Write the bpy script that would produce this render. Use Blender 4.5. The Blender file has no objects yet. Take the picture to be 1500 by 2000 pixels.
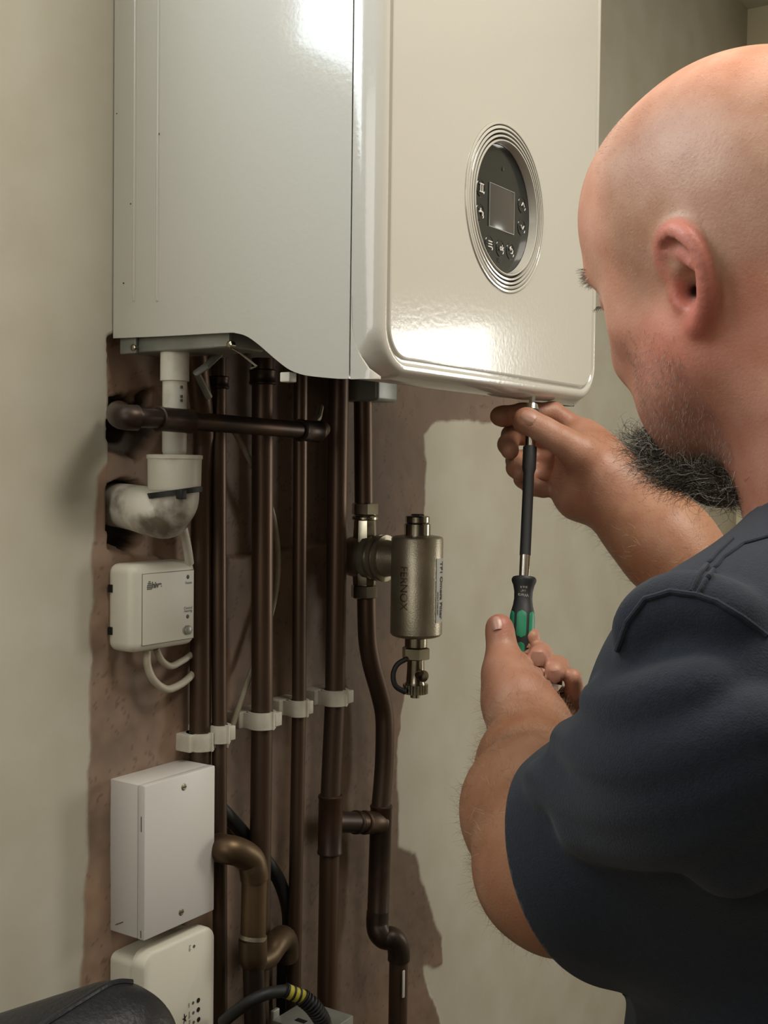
import bpy, bmesh, math, random
import numpy as np
from mathutils import Vector, Matrix
from mathutils.bvhtree import BVHTree

rnd = random.Random(7)
S = bpy.context.scene
COL = S.collection
# ------------------------------------------------------------------ camera
F = 2330.0                                   # focal length in pixels of the 1500 px wide frame
yaw, pitch, roll = math.radians(33.6), math.radians(1.97), math.radians(0.7)
CAM = Vector((-0.758, -0.798, 1.50))
fw = Vector((math.cos(yaw)*math.cos(pitch), math.sin(yaw)*math.cos(pitch), -math.sin(pitch)))
r0 = Vector((math.sin(yaw), -math.cos(yaw), 0)); u0 = r0.cross(fw)
rt = (r0*math.cos(roll)+u0*math.sin(roll)); up = (u0*math.cos(roll)-r0*math.sin(roll))
cd = bpy.data.cameras.new('camera'); cam = bpy.data.objects.new('camera', cd); COL.objects.link(cam)
M = Matrix((rt, up, -fw)).transposed().to_4x4(); M.translation = CAM; cam.matrix_world = M
cd.sensor_fit = 'HORIZONTAL'; cd.sensor_width = 36; cd.lens = 36*F/1500; cd.clip_start = 0.01
S.camera = cam
# ------------------------------------------------------------------ light and exposure
S.view_settings.view_transform = 'Standard'; S.view_settings.look = 'None'
S.view_settings.gamma = 1; S.view_settings.use_curve_mapping = False
S.view_settings.exposure = 0.62
wd = bpy.data.worlds.new('world'); S.world = wd; wd.use_nodes = True
wd.node_tree.nodes['Background'].inputs[0].default_value = (0.75, 0.85, 1, 1)
wd.node_tree.nodes['Background'].inputs[1].default_value = 0.6
def area(name, loc, target, sx, sy, power, col):
    l = bpy.data.lights.new(name, 'AREA'); l.shape = 'RECTANGLE'; l.size = sx; l.size_y = sy
    l.energy = power; l.color = col
    o = bpy.data.objects.new(name, l); COL.objects.link(o); o.location = loc
    o.rotation_euler = (Vector(target)-Vector(loc)).to_track_quat('-Z', 'Y').to_euler(); return o
area('window_light', (-0.63, -0.012, 2.18), (-0.63, -1, 2.18), 0.76, 0.46, 7.5, (0.86, 0.94, 1.0))
area('daylight_left', (-2.1, -0.58, 1.95), (-.6, -.15, 1.6), 0.9, 0.9, 5.5, (1.0, 0.97, 0.90))
area('ceiling_light', (0.1, -1.0, 2.44), (0.1, -.95, 0), 0.6, 0.5, 11.5, (1.0, 0.93, 0.82))
area('side_window_light', (1.80, -1.36, 1.48), (0, -1.36, 1.48), 0.38, 0.76, 7, (1.0, 0.99, 0.93))

# ------------------------------------------------------------------ helpers
def ray(px, py): return fw + rt*((px-750)/F) - up*((py-1000)/F)
def Q(px, py, d): return CAM + ray(px, py)*d          # point at depth d
def W(px, py, y): v = ray(px, py); return CAM + v*((y-CAM.y)/v.y)   # on a plane parallel to the wall
def WX(px, py, x): v = ray(px, py); return CAM + v*((x-CAM.x)/v.x)
def lin(c):
    c = c.lstrip('#'); r = []
    for i in (0, 2, 4):
        v = int(c[i:i+2], 16)/255; r.append(v/12.92 if v <= .04045 else ((v+.055)/1.055)**2.4)
    return tuple(r)+(1,)
def mat(name, c, rough=.5, metal=0, c2=None, scale=30, lo=.35, hi=.65, bump=0, bscale=None, coat=0, attr=None, spec=None, stretch=None, rough2=None, detail=5, sss=0):
    m = bpy.data.materials.new(name); m.use_nodes = True; nt = m.node_tree; N = nt.nodes; L = nt.links
    b = N['Principled BSDF']; b.inputs['Base Color'].default_value = lin(c) if isinstance(c, str) else c
    b.inputs['Roughness'].default_value = rough; b.inputs['Metallic'].default_value = metal
    b.inputs['Coat Weight'].default_value = coat; b.inputs['Coat Roughness'].default_value = .06
    if spec is not None: b.inputs['Specular IOR Level'].default_value = spec
    if sss:
        b.inputs['Subsurface Weight'].default_value = sss; b.inputs['Subsurface Radius'].default_value = (.01, .004, .002); b.inputs['Subsurface Scale'].default_value = .5
    tc = N.new('ShaderNodeTexCoord'); src = tc.outputs['Object']
    if stretch:
        mp = N.new('ShaderNodeMapping'); mp.inputs['Scale'].default_value = stretch; L.new(src, mp.inputs[0]); src = mp.outputs[0]
    out = None
    if c2:
        n = N.new('ShaderNodeTexNoise'); n.inputs['Scale'].default_value = scale; n.inputs['Detail'].default_value = detail
        L.new(src, n.inputs[0]); r = N.new('ShaderNodeValToRGB'); L.new(n.outputs[0], r.inputs[0])
        r.color_ramp.elements[0].position = lo; r.color_ramp.elements[1].position = hi
        r.color_ramp.elements[0].color = lin(c); r.color_ramp.elements[1].color = lin(c2); out = r.outputs[0]
        if rough2 is not None:
            mr = N.new('ShaderNodeMapRange'); L.new(n.outputs[0], mr.inputs[0]); mr.inputs[1].default_value = lo; mr.inputs[2].default_value = hi
            mr.inputs[3].default_value = rough; mr.inputs[4].default_value = rough2; L.new(mr.outputs[0], b.inputs['Roughness'])
    if attr:
        a = N.new('ShaderNodeAttribute'); a.attribute_name = attr
        if out is None: out = a.outputs[0]
        else:
            x = N.new('ShaderNodeMix'); x.data_type = 'RGBA'; x.blend_type = 'MULTIPLY'; x.inputs[0].default_value = 1
            L.new(a.outputs[0], x.inputs[6]); L.new(out, x.inputs[7]); out = x.outputs[2]
    if out is not None: L.new(out, b.inputs['Base Color'])
    if bump:
        n = N.new('ShaderNodeTexNoise'); n.inputs['Scale'].default_value = bscale or scale*4; n.inputs['Detail'].default_value = 4
        L.new(src, n.inputs[0]); q = N.new('ShaderNodeBump'); q.inputs['Strength'].default_value = 1; q.inputs['Distance'].default_value = bump
        L.new(n.outputs[0], q.inputs['Height']); L.new(q.outputs[0], b.inputs['Normal'])
    return m
MT = {}
MT['enamel'] = mat('boiler_enamel', '#C0BDB3', .14, bump=.00012, bscale=210, coat=.3)
MT['plastic'] = mat('cream_plastic', '#DCD8C8', .42, bump=.00005, bscale=900)
MT['greywhite'] = mat('grey_white_plastic', '#D3CFCA', .4)
MT['pvc'] = mat('waste_plastic', '#DDD9CB', .4, c2='#A59B88', scale=22, lo=.55, hi=.85, bump=.0001)
MT['pvcdirty'] = mat('dusty_waste_plastic', '#D6D1C3', .45, c2='#6D6254', scale=26, lo=.50, hi=.66, bump=.0003)
MT['clip'] = mat('clip_nylon', '#CFCABC', .55, c2='#A79F8F', scale=30)
MT['copper'] = mat('aged_copper', '#675142', .38, .72, c2='#463A31', scale=9, lo=.35, hi=.7, stretch=(1, 1, .25), rough2=.5, bump=.0001, bscale=200)
MT['copperdark'] = mat('tarnished_copper', '#3A302A', .42, .7, c2='#5B4333', scale=20, lo=.45, hi=.75)
MT['brass'] = mat('dull_brass', '#6C5840', .45, .75, c2='#4F4030', scale=18)
MT['nickel'] = mat('nickel', '#ADA592', .36, .75, c2='#8F8673', scale=25, bump=.0002, bscale=700)
MT['nickelb'] = mat('bright_nickel', '#B9B2A0', .22, 1, c2='#8A8272', scale=30)
MT['chrome'] = mat('chrome', '#D8D6D0', .12, 1)
MT['galv'] = mat('galvanised_steel', '#A3A49D', .4, .25, c2='#85877F', scale=20)
MT['dark'] = mat('dark_chassis', '#2B2D2C', .6, .3)
MT['black'] = mat('black_plastic', '#141517', .4)
MT['glassblack'] = mat('black_control_glass', '#202324', .16, coat=.3)
MT['screen'] = mat('dead_display', '#4A4743', .15)
MT['white'] = mat('white_print', '#D5D3CC', .5)
MT['ink'] = mat('grey_print', '#5A5852', .6)
MT['inkblack'] = mat('black_print', '#141412', .6)
MT['rubber'] = mat('black_rubber', '#1B1C1D', .55, bump=.0001, bscale=300)
MT['cable'] = mat('white_cable', '#C9C4B4', .5, c2='#A0957F', scale=15)
MT['green'] = mat('green_grip', '#1F7A58', .45)
MT['yellow'] = mat('yellow_band', '#B8AE3A', .5)
MT['label'] = mat('label_paper', '#C9C6BD', .45)
MT['gap'] = mat('dark_joint', '#3A3833', .8)  # dark tone of the ring grooves and the faint print
MT['leather'] = mat('charcoal_leather', '#212225', .45, c2='#17181A', scale=8, bump=.0006, bscale=260)
MT['shirt'] = mat('navy_cotton', '#20242D', .92, c2='#1C2028', scale=300, bump=.0004, bscale=900, spec=.15)
MT['shirt'].node_tree.nodes['Principled BSDF'].inputs['Sheen Weight'].default_value = .07; MT['shirt'].node_tree.nodes['Principled BSDF'].inputs['Sheen Roughness'].default_value = .6
MT['trouser'] = mat('dark_trousers', '#1B1C20', .9)
MT['trim'] = mat('cream_gloss', '#F2E9CF', .4)
MT['skin'] = mat('skin', '#FFFFFF', .48, c2='#E4CFC2', scale=28, lo=.3, hi=.7, attr='Col', bump=.00028, bscale=520, spec=.42, sss=.12)
MT['hair'] = mat('hair', '#FFFFFF', .5, attr='Col')
MT['nail'] = mat('nail', '#A97F6E', .35)
MT['eye'] = mat('eyeball', '#C9BDB2', .15)
MT['iris'] = mat('iris', '#2C241F', .1)

def tag(o, label=None, cat=None, group=None, kind=None):
    if label: o['label'] = label
    if cat: o['category'] = cat
    if group: o['group'] = group
    if kind: o['kind'] = kind
    return o
def link(name, me, m=None, parent=None, smooth=True):
    o = bpy.data.objects.new(name, me); COL.objects.link(o)
    if m is not None:
        for x in (m if isinstance(m, (list, tuple)) else [m]): me.materials.append(MT[x] if isinstance(x, str) else x)
    if smooth: me.polygons.foreach_set('use_smooth', [True]*len(me.polygons))
    if parent is not None:
        o.parent = parent; o.matrix_parent_inverse = Matrix.Translation(parent.location).inverted()
    return o
def autosmooth(o, ang=35):
    me = o.data; bm = bmesh.new(); bm.from_mesh(me)
    a = math.radians(ang)
    for e in bm.edges: e.smooth = not (len(e.link_faces) == 2 and e.calc_face_angle(0) > a)
    bm.to_mesh(me); bm.free()
def empty(name, loc, label, cat, group=None):
    o = bpy.data.objects.new(name, None); COL.objects.link(o); o.location = loc; o.empty_display_size = .05
    return tag(o, label, cat, group)
class MB:
    def __init__(s): s.v = []; s.f = []; s.mi = []; s.m = 0
    def add(s, v, f):
        b = len(s.v); s.v += [tuple(x) for x in v]; s.f += [tuple(i+b for i in q) for q in f]; s.mi += [s.m]*len(f); return s
    def box(s, a, b, X=None):
        a, b = Vector(a), Vector(b); v = [Vector((x, y, z)) for x in (a.x, b.x) for y in (a.y, b.y) for z in (a.z, b.z)]
        if X: v = [X @ p for p in v]
        return s.add(v, [(0, 1, 3, 2), (4, 6, 7, 5), (0, 4, 5, 1), (2, 3, 7, 6), (0, 2, 6, 4), (1, 5, 7, 3)])
    def rbox(s, a, b, r, seg=3, X=None):
        bm = bmesh.new(); bmesh.ops.create_cube(bm, size=1)
        a, b = Vector(a), Vector(b)
        for v in bm.verts: v.co = Vector([(a[i]+b[i])/2+v.co[i]*abs(b[i]-a[i]) for i in range(3)])
        bmesh.ops.bevel(bm, geom=bm.edges[:], offset=r, segments=seg, affect='EDGES', profile=.5)
        bm.verts.index_update(); v = [(X @ q.co) if X else q.co.copy() for q in bm.verts]; f = [[q.index for q in g.verts] for g in bm.faces]; bm.free()
        return s.add(v, f)
    def tube(s, pts, r, n=12, cap=True, smooth=0):
        pts = [Vector(p) for p in pts]; rr = r if isinstance(r, (list, tuple)) else [r]*len(pts)
        if smooth: pts, rr = spline(pts, rr, smooth)
        t0 = (pts[1]-pts[0]).normalized(); a = t0.orthogonal().normalized(); V = []; Fc = []
        for i, p in enumerate(pts):
            t = ((pts[min(i+1, len(pts)-1)]-pts[max(i-1, 0)])).normalized()
            a = (a-t*a.dot(t)).normalized(); c = t.cross(a)
            for k in range(n):
                g = 2*math.pi*k/n; V.append(p+(a*math.cos(g)+c*math.sin(g))*rr[i])
        for i in range(len(pts)-1):
            for k in range(n):
                k2 = (k+1) % n; Fc.append((i*n+k, i*n+k2, (i+1)*n+k2, (i+1)*n+k))
        if cap: Fc.append(tuple(range(n))[::-1]); Fc.append(tuple((len(pts)-1)*n+k for k in range(n)))
        return s.add(V, Fc)
    def lathe(s, o, ax, prof, n=32, a0=None):
        o = Vector(o); ax = Vector(ax).normalized(); a = Vector(a0).normalized() if a0 else ax.orthogonal().normalized(); c = ax.cross(a)
        V = []; Fc = []
        for (h, r) in prof:
            for k in range(n):
                g = 2*math.pi*k/n; V.append(o+ax*h+(a*math.cos(g)+c*math.sin(g))*max(r, 1e-5))
        for i in range(len(prof)-1):
            for k in range(n):
                k2 = (k+1) % n; Fc.append((i*n+k, i*n+k2, (i+1)*n+k2, (i+1)*n+k))
        Fc.append(tuple(range(n))[::-1]); Fc.append(tuple((len(prof)-1)*n+k for k in range(n)))
        return s.add(V, Fc)
    def sphere(s, c, r, n=16):
        return s.lathe(Vector(c), (0, 0, 1), [(-r*math.cos(math.pi*i/n), r*math.sin(math.pi*i/n)) for i in range(n+1)], n*2)
    def build(s, name, m, parent=None, smooth=True, ang=35):
        me = bpy.data.meshes.new(name); me.from_pydata(s.v, [], s.f)
        me.polygons.foreach_set('material_index', s.mi); me.validate()
        bm = bmesh.new(); bm.from_mesh(me); bmesh.ops.recalc_face_normals(bm, faces=bm.faces[:]); bm.to_mesh(me); bm.free()
        o = link(name, me, m, parent, smooth)
        if smooth: autosmooth(o, ang)
        return o
def spline(pts, rr, k):
    P = []; R = []; n = len(pts)
    for i in range(n-1):
        p0, p1, p2, p3 = pts[max(i-1, 0)], pts[i], pts[i+1], pts[min(i+2, n-1)]
        for j in range(k):
            t = j/k; P.append(.5*((2*p1)+(p2-p0)*t+(2*p0-5*p1+4*p2-p3)*t*t+(3*p1-p0-3*p2+p3)*t**3)); R.append(rr[i]*(1-t)+rr[i+1]*t)
    P.append(pts[-1]); R.append(rr[-1]); return P, R
def hexp(o, ax, h0, h1, r, ch=.0012):
    return (o, ax, [(h0, r-ch), (h0+ch, r), (h1-ch, r), (h1, r-ch)], 6)
def text_mesh(body, size, bold=0):
    cu = bpy.data.curves.new('t', 'FONT'); cu.body = body; cu.size = size; cu.align_x = 'CENTER'; cu.align_y = 'CENTER'; cu.offset = bold
    o = bpy.data.objects.new('t', cu); COL.objects.link(o); dg = bpy.context.evaluated_depsgraph_get()
    me = bpy.data.meshes.new_from_object(o.evaluated_get(dg)); bpy.data.objects.remove(o); 
    v = [q.co.copy() for q in me.vertices]; f = [tuple(p.vertices) for p in me.polygons]; bpy.data.meshes.remove(me); return v, f
def put_text(mb, body, size, o, X, Y, bold=0):
    v, f = text_mesh(body, size, bold); o, X, Y = Vector(o), Vector(X), Vector(Y)
    return mb.add([o+X*p.x+Y*p.y for p in v], f)

# ------------------------------------------------------------------ the setting
XR = 1.83; XL = -2.2; YF = -3.0; ZC = 2.5
def room():
    def st(name, mb, m): return tag(mb.build(name, m, smooth=False), kind='structure')
    MT['paint'] = mat('painted_wall', '#BBB6A7', .55, c2='#B2AD9B', scale=3, lo=.3, hi=.7, bump=.0004, bscale=90)
    MT['floor'] = mat('floor_boards', '#5C4A3A', .5, c2='#4C3C2F', scale=4, stretch=(1, 8, 1))
    MT['ceil'] = mat('white_ceiling', '#D9D6CB', .7)
    st('floor', MB().box((XL, YF, -.05), (XR, 0, 0)), 'floor'); st('ceiling', MB().box((XL, YF, ZC), (XR, .1, ZC+.05)), 'ceil')
    st('wall_left', MB().box((XL-.05, YF, 0), (XL, .1, ZC)), 'paint'); st('wall_right', MB().box((XR, YF, 0), (XR+.05, .1, ZC)), 'trim')
    st('wall_front', MB().box((XL, YF-.05, 0), (XR, YF, ZC)), 'paint')
    # back wall: a fine relief grid around the pipework, plain slabs elsewhere
    gx0, gx1, gz0, gz1 = -.20, 1.0, .70, 1.75; st_ = .0025
    nx = int((gx1-gx0)/st_); nz = int((gz1-gz0)/st_)
    X, Z = np.meshgrid(np.linspace(gx0, gx1, nx+1), np.linspace(gz0, gz1, nz+1), indexing='ij')
    rs = np.random.RandomState(3)
    def vnoise(sc, oct=4):
        t = np.zeros_like(X); a = 1; tot = 0
        for o in range(oct):
            g = rs.rand(int((gx1-gx0)/sc)+4, int((gz1-gz0)/sc)+4); u = (X-gx0)/sc; w = (Z-gz0)/sc
            i = u.astype(int); j = w.astype(int); fu = u-i; fv = w-j; fu = fu*fu*(3-2*fu); fv = fv*fv*(3-2*fv)
            t += a*((g[i, j]*(1-fu)+g[i+1, j]*fu)*(1-fv)+(g[i, j+1]*(1-fu)+g[i+1, j+1]*fu)*fv); tot += a; a *= .55; sc /= 2
        return t/tot-.5
    n1, n2, n3 = vnoise(.03), vnoise(.12), vnoise(.02, 3)
    def poly_sd(pts):               # signed distance to a polygon, negative inside
        d = np.full(X.shape, 9.); ins = np.zeros(X.shape, bool)
        for k in range(len(pts)):
            ax, az = pts[k]; bx, bz = pts[(k+1) % len(pts)]; ex, ez = bx-ax, bz-az
            h = np.clip(((X-ax)*ex+(Z-az)*ez)/(ex*ex+ez*ez+1e-12), 0, 1)
            d = np.minimum(d, np.hypot(X-ax-ex*h, Z-az-ez*h))
            c = ((az > Z) != (bz > Z)) & (X < (bx-ax)*(Z-az)/(bz-az+1e-12)+ax); ins ^= c
        return np.where(ins, -d, d)
    def wp(l): return [(lambda q: (q.x, q.z))(W(a, b, 0)) for a, b in l]
    bare = wp([(228, 560), (228, 654), (212, 660), (211, 900), (190, 930), (184, 1000), (178, 1200), (176, 1400), (170, 1600), (165, 1800), (158, 1900), (150, 2100), (880, 2120), (855, 1990), (831, 1929), (828, 1889), (863, 1883), (862, 1830), (840, 1770), (822, 1714), (812, 1665), (779, 1653), (776, 1530), (776, 1440), (790, 1350), (812, 1200), (826, 1080), (828, 1000), (832, 900), (830, 850), (850, 826), (960, 820), (1010, 806), (1090, 782), (1150, 768), (1120, 745), (1010, 680), (900, 560)])
    sb = poly_sd(bare)+n1*.012
    B = np.clip(.5-sb/.0035, 0, 1)
    rec = wp([(228, 600), (228, 654), (212, 660), (211, 1072), (300, 1090), (370, 1100), (640, 1060), (640, 600)])
    sr = poly_sd(rec)+n3*.006
    R = np.clip(.5-sr/.004, 0, 1); R = R*R*(3-2*R)
    Y = .009*R
    for (px, py, rx, rz, dp) in ((246, 818, .021, .021, .035), (300, 778, .009, .009, .02), (262, 835, .04, .03, .012), (250, 998, .036, .031, .03), (300, 800, .03, .022, .006)):
        c = W(px, py, 0); q = np.hypot((X-c.x)/rx, (Z-c.z)/rz)+n1*.8
        h = np.clip((1.1-q)/.25, 0, 1); Y += dp*h*h*(3-2*h)*R
    Y += B*(n1*.003+n2*.004) + .0004*np.exp(-(sb/.004)**2)*(n3*2) 
    Y = np.where((X-gx0 < .004) | (gx1-X < .004) | (Z-gz0 < .004) | (gz1-Z < .004), 0, Y)
    stain = np.clip(.5+n2*1.6+n1*.9, 0, 1)
    pink = np.array(lin('#A98A74')[:3]); grey = np.array(lin('#7B6858')[:3]); drk = np.array(lin('#584A40')[:3])
    C = np.zeros(X.shape+(4,)); C[..., 3] = 1
    cc = pink[None, None]*(1-stain[..., None])+grey[None, None]*stain[..., None]
    pipe_shade_dirt = np.clip((X-W(400, 1200, 0).x)/.08, 0, 1)*.55+.12*np.clip(n3*4, 0, 1)  # plaster behind the pipes: shade painted into the colour, plus blotchy dirt
    cc = cc*(1-pipe_shade_dirt[..., None])+drk[None, None]*pipe_shade_dirt[..., None]*(1+n1[..., None])
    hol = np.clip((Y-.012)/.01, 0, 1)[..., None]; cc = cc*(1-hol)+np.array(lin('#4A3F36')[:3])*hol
    cr = (np.abs(n1+n2*.5) < .006)[..., None]*.35; cc = cc*(1-cr)
    pn = np.array(lin('#BBB6A7')[:3])[None, None]*(1+n2*.03)[..., None]
    ed = np.minimum(np.minimum(X-gx0, gx1-X), np.minimum(Z-gz0, gz1-Z)); ed = np.clip(ed/.05, 0, 1)[..., None]
    pn = pn*ed+np.array(lin('#BBB6A7')[:3])[None, None]*(1-ed)
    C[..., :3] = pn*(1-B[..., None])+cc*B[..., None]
    V = np.stack([X, Y, Z], -1).reshape(-1, 3)
    idx = np.arange((nx+1)*(nz+1)).reshape(nx+1, nz+1)
    Fq = np.stack([idx[:-1, :-1], idx[1:, :-1], idx[1:, 1:], idx[:-1, 1:]], -1).reshape(-1, 4)
    me = mesh_np('wall_back', V, Fq, C.reshape(-1, 4))
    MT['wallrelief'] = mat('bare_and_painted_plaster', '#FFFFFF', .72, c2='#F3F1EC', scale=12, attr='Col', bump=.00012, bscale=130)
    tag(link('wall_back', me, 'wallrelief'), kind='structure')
    s = MB()
    wx0, wx1, wz0, wz1 = -1.04, -.222, 1.92, 2.44    # the high window left of the boiler
    s.box((XL, 0, 0), (gx0, .09, wz0)).box((XL, 0, wz0), (wx0, .09, ZC)).box((wx0, 0, wz1), (wx1, .09, ZC)).box((wx1, 0, wz0), (gx0, .09, ZC))
    s.box((gx0, 0, 0), (gx1, .09, gz0)).box((gx0, 0, gz1), (gx1, .09, ZC)).box((gx1, 0, 0), (XR, .09, ZC)).box((gx0, .07, gz0), (gx1, .09, gz1))
    ws = tag(s.build('wall_back', 'wallrelief', smooth=False), kind='structure')
    at = ws.data.color_attributes.new('Col', 'FLOAT_COLOR', 'POINT'); at.data.foreach_set('color', list(lin('#BBB6A7'))*len(ws.data.vertices))
    fr = MB(); w = .03
    fr.box((wx0, -.005, wz0), (wx1, .07, wz0+w)).box((wx0, -.005, wz1-w), (wx1, .07, wz1)).box((wx0, -.005, wz0+w), (wx0+w, .07, wz1-w)).box((wx1-w, -.005, wz0+w), (wx1, .07, wz1-w))
    st('window_1', fr, 'trim')
    f2 = MB(); a, b, c, d = -1.58, -1.14, 1.07, 1.89
    f2.box((XR-.03, a, c), (XR, b, c+.02)).box((XR-.03, a, d-.02), (XR, b, d)).box((XR-.03, a, c+.02), (XR, a+.02, d-.02)).box((XR-.03, b-.02, c+.02), (XR, b, d-.02))
    st('window_2', f2, 'trim')
    st('baseboard_back', MB().rbox((XL+.001, -.015, .001), (XR-.001, -.0005, .11), .004), 'trim')
def mesh_np(name, V, Fq, C=None):
    me = bpy.data.meshes.new(name); me.vertices.add(len(V)); me.vertices.foreach_set('co', np.asarray(V, np.float32).ravel())
    k = Fq.shape[1]; me.loops.add(Fq.size); me.loops.foreach_set('vertex_index', Fq.astype(np.int32).ravel())
    me.polygons.add(len(Fq)); me.polygons.foreach_set('loop_start', np.arange(0, Fq.size, k, dtype=np.int32)); me.polygons.foreach_set('loop_total', np.full(len(Fq), k, np.int32))
    me.update(calc_edges=True)
    if C is not None:
        a = me.color_attributes.new('Col', 'FLOAT_COLOR', 'POINT'); a.data.foreach_set('color', np.asarray(C, np.float32).ravel())
    return me
room()

# ------------------------------------------------------------------ boiler
BW, BD = .418, .286                # width, depth; left side at x=0, front at y=-BD
ZB = WX(720, 738, 0).z
def boiler():
    root = empty('boiler', (BW/2, -BD/2, ZB), 'large glossy white wall-hung boiler with a round black control panel', 'boiler')
    TOP = ZB+.72
    ys = -.262                      # seam between the casing and the front cover
    prof = [WX(a, b, 0) for a, b in ((217, 661), (330, 656), (440, 650), (462, 651), (482, 657), (505, 673), (535, 699), (562, 720), (585, 730), (610, 735))]
    P2 = [(p.y, p.z) for p in prof]; P2[0] = (-.001, P2[0][1]); P2 = [q for q in P2 if q[0] > ys+.02]+[(ys+.012, ZB+.0003), (ys+.0018, ZB)]
    pl, _ = spline([Vector((a, b, 0)) for a, b in P2], [0]*len(P2), 5); P2 = [(p.x, p.y) for p in pl]
    for x0, x1 in ((0, .0025), (BW-.0025, BW)):
        V = []; n = len(P2)
        for x in (x0, x1):
            V += [(x, y, z) for y, z in P2]+[(x, y, TOP) for y, z in P2]
        Fc = []
        for i in range(n-1):
            Fc += [(i, i+1, n+i+1, n+i), (2*n+i, 3*n+i, 3*n+i+1, 2*n+i+1), (i, 2*n+i, 2*n+i+1, i+1), (n+i, n+i+1, 3*n+i+1, 3*n+i)]
        Fc += [(0, n, 3*n, 2*n), (n-1, 3*n-1, 4*n-1, 2*n-1)]
        sm_ = MB().add(V, Fc)
        cv = [WX(a, b, 0) for a, b in ((701, 575), (702, 640), (708, 670), (718, 695), (732, 718), (748, 736))]
        cy = [ys]+[ys-.0002-(cv[0].y-p.y)*.95 for p in cv[1:]]; cz = [p.z for p in cv]; cz[-1] = ZB+.0015; fdd = abs(-BD-ys)-.0015
        V = []; sg_ = 1 if x0 == 0 else -1; xb = 0 if x0 == 0 else BW
        for yy, zz in zip(cy, cz):
            t = min(1, max(0, (ys-.001-yy)/fdd)); ins = .0105*(1-math.sqrt(1-t*t)) if t < 1 else .0105
            for off in (-.0007, .0015):
                for z_ in (ZB-.0006, max(zz, ZB-.0004)): V.append((xb+sg_*(ins+off), yy, z_))
        Fc = []
        for i in range(len(cy)-1):
            b = 4*i; Fc += [(b, b+4, b+5, b+1), (b+2, b+3, b+7, b+6), (b+1, b+5, b+7, b+3), (b, b+2, b+6, b+4)]
        Fc += [(0, 1, 3, 2), (b+4, b+6, b+7, b+5)]
        if x0 == 0: sm_.add(V, Fc)
        sp = sm_.build('side_panel', 'enamel', root, ang=60)
        if x0 == 0:                # pressed ribs
            for px in (262, 307):
                t, b = WX(px, 20, 0), WX(px, 583, 0); 
                MB().tube([(-.0002, b.y, TOP-.04), (-.0002, b.y, b.z+.003), (.0006, b.y, b.z-.002)], .0016, 8).build('rib', 'enamel', sp)
            for px, py, r in ((309, 262, .0016), (260, 492, .0008), (262, 583, .001), (241, 553, .0008), (255, 398, .0007), (228, 222, .0006)):
                MB().lathe(WX(px, py, -.0004), (-1, 0, 0), [(0, r), (.0004, r*.6)], 8).build('paint_chip', 'inkblack', sp)
    MB().box((0, ys, TOP-.003), (BW, -.001, TOP)).build('top_panel', 'enamel', root)
    # front cover: rounded rectangle lofted with a rounded front edge, sunken panel, groove
    def rr(ins, y, R=.042):
        R = .012+(R-.012)*min(1, max(0, (ys-y)/.016))
        pts = []; x0, x1, z0, z1 = ins, BW-ins, ZB+ins, TOP-ins; r = max(R-ins, .004)
        for cx, cz, a0 in ((x1-r, z0+r, -90), (x1-r, z1-r, 0), (x0+r, z1-r, 90), (x0+r, z0+r, 180)):
            for k in range(13):
                a = math.radians(a0+90*k/12); pts.append((cx+r*math.cos(a), y, cz+r*math.sin(a)))
        return pts
    fy = -BD
    rings = [(0, ys+.0006), (0, ys-.001)]; fd = abs(fy-ys)-.0015
    for k in range(1, 9): a = math.pi/2*k/8; rings.append((.0105*(1-math.cos(a)), fy+fd-fd*math.sin(a)))
    rings += [(.0125, fy-.0002), (.0138, fy+.0004), (.0150, fy+.0026), (.0168, fy+.0026), (.0180, fy+.0004), (.0192, fy)]
    V = []; Fc = []
    for ins, y in rings: V += rr(ins, y)
    n = 52
    for i in range(len(rings)-1):
        for k in range(n): Fc.append((i*n+k, i*n+(k+1) % n, (i+1)*n+(k+1) % n, (i+1)*n+k))
    cen = W(989.5, 407, fy); RO = .0755
    # front face with a round hole
    base = (len(rings)-1)*n; last = rr(*rings[-1]); m = 208
    hb = len(V); ring = []
    for k in range(m):
        a = 2*math.pi*k/m; V.append((cen.x+RO*math.cos(a), fy+.0002, cen.z+RO*math.sin(a)))
    cover = MB().add(V, Fc)
    me = bpy.data.meshes.new('f'); bm = bmesh.new()
    o1 = [bm.verts.new(p) for p in last]; o2 = [bm.verts.new(p) for p in V[hb:]]
    es = [bm.edges.new((o1[i], o1[(i+1) % n])) for i in range(n)]+[bm.edges.new((o2[i], o2[(i+1) % m])) for i in range(m)]
    bmesh.ops.triangle_fill(bm, edges=es, use_beauty=True); bm.verts.index_update()
    cover.add([v.co.copy() for v in bm.verts], [[v.index for v in f.verts] for f in bm.faces]); bm.free()
    cover.box((.004, ys+.002, ZB+.05), (BW-.004, ys+.004, TOP-.004))
    co = cover.build('front_cover', 'enamel', root, ang=40)
    # concentric rings of the control panel
    pr = [(0, RO)]; r = RO
    for k in range(4):
        g_ = .0006+.0002*k; pr += [(.0010, r-.0004), (.0012, r-.0020), (.0008, r-.0025+.0002*k), (-.0014, r-.0026+.0002*k), (-.0014, r-.0026-g_), (.0005, r-.0028-g_)]; r -= .0037
    pr += [(.0016, r-.001), (.0014, r-.002), (-.0065, r-.0030)]
    rg = MB(); rg.m = 0
    m = 96; V = []; Fc = []; mi = []
    for h, q in pr:
        for k in range(m): a = 2*math.pi*k/m; V.append((cen.x+q*math.cos(a), fy-h, cen.z+q*math.sin(a)))
    for i in range(len(pr)-1):
        for k in range(m): Fc.append((i*m+k, i*m+(k+1) % m, (i+1)*m+(k+1) % m, (i+1)*m+k)); mi.append(1 if i in (4, 5, 10, 11, 16, 17, 22, 23) or pr[i][0] < -.001 and i < len(pr)-3 else 0)
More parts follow.
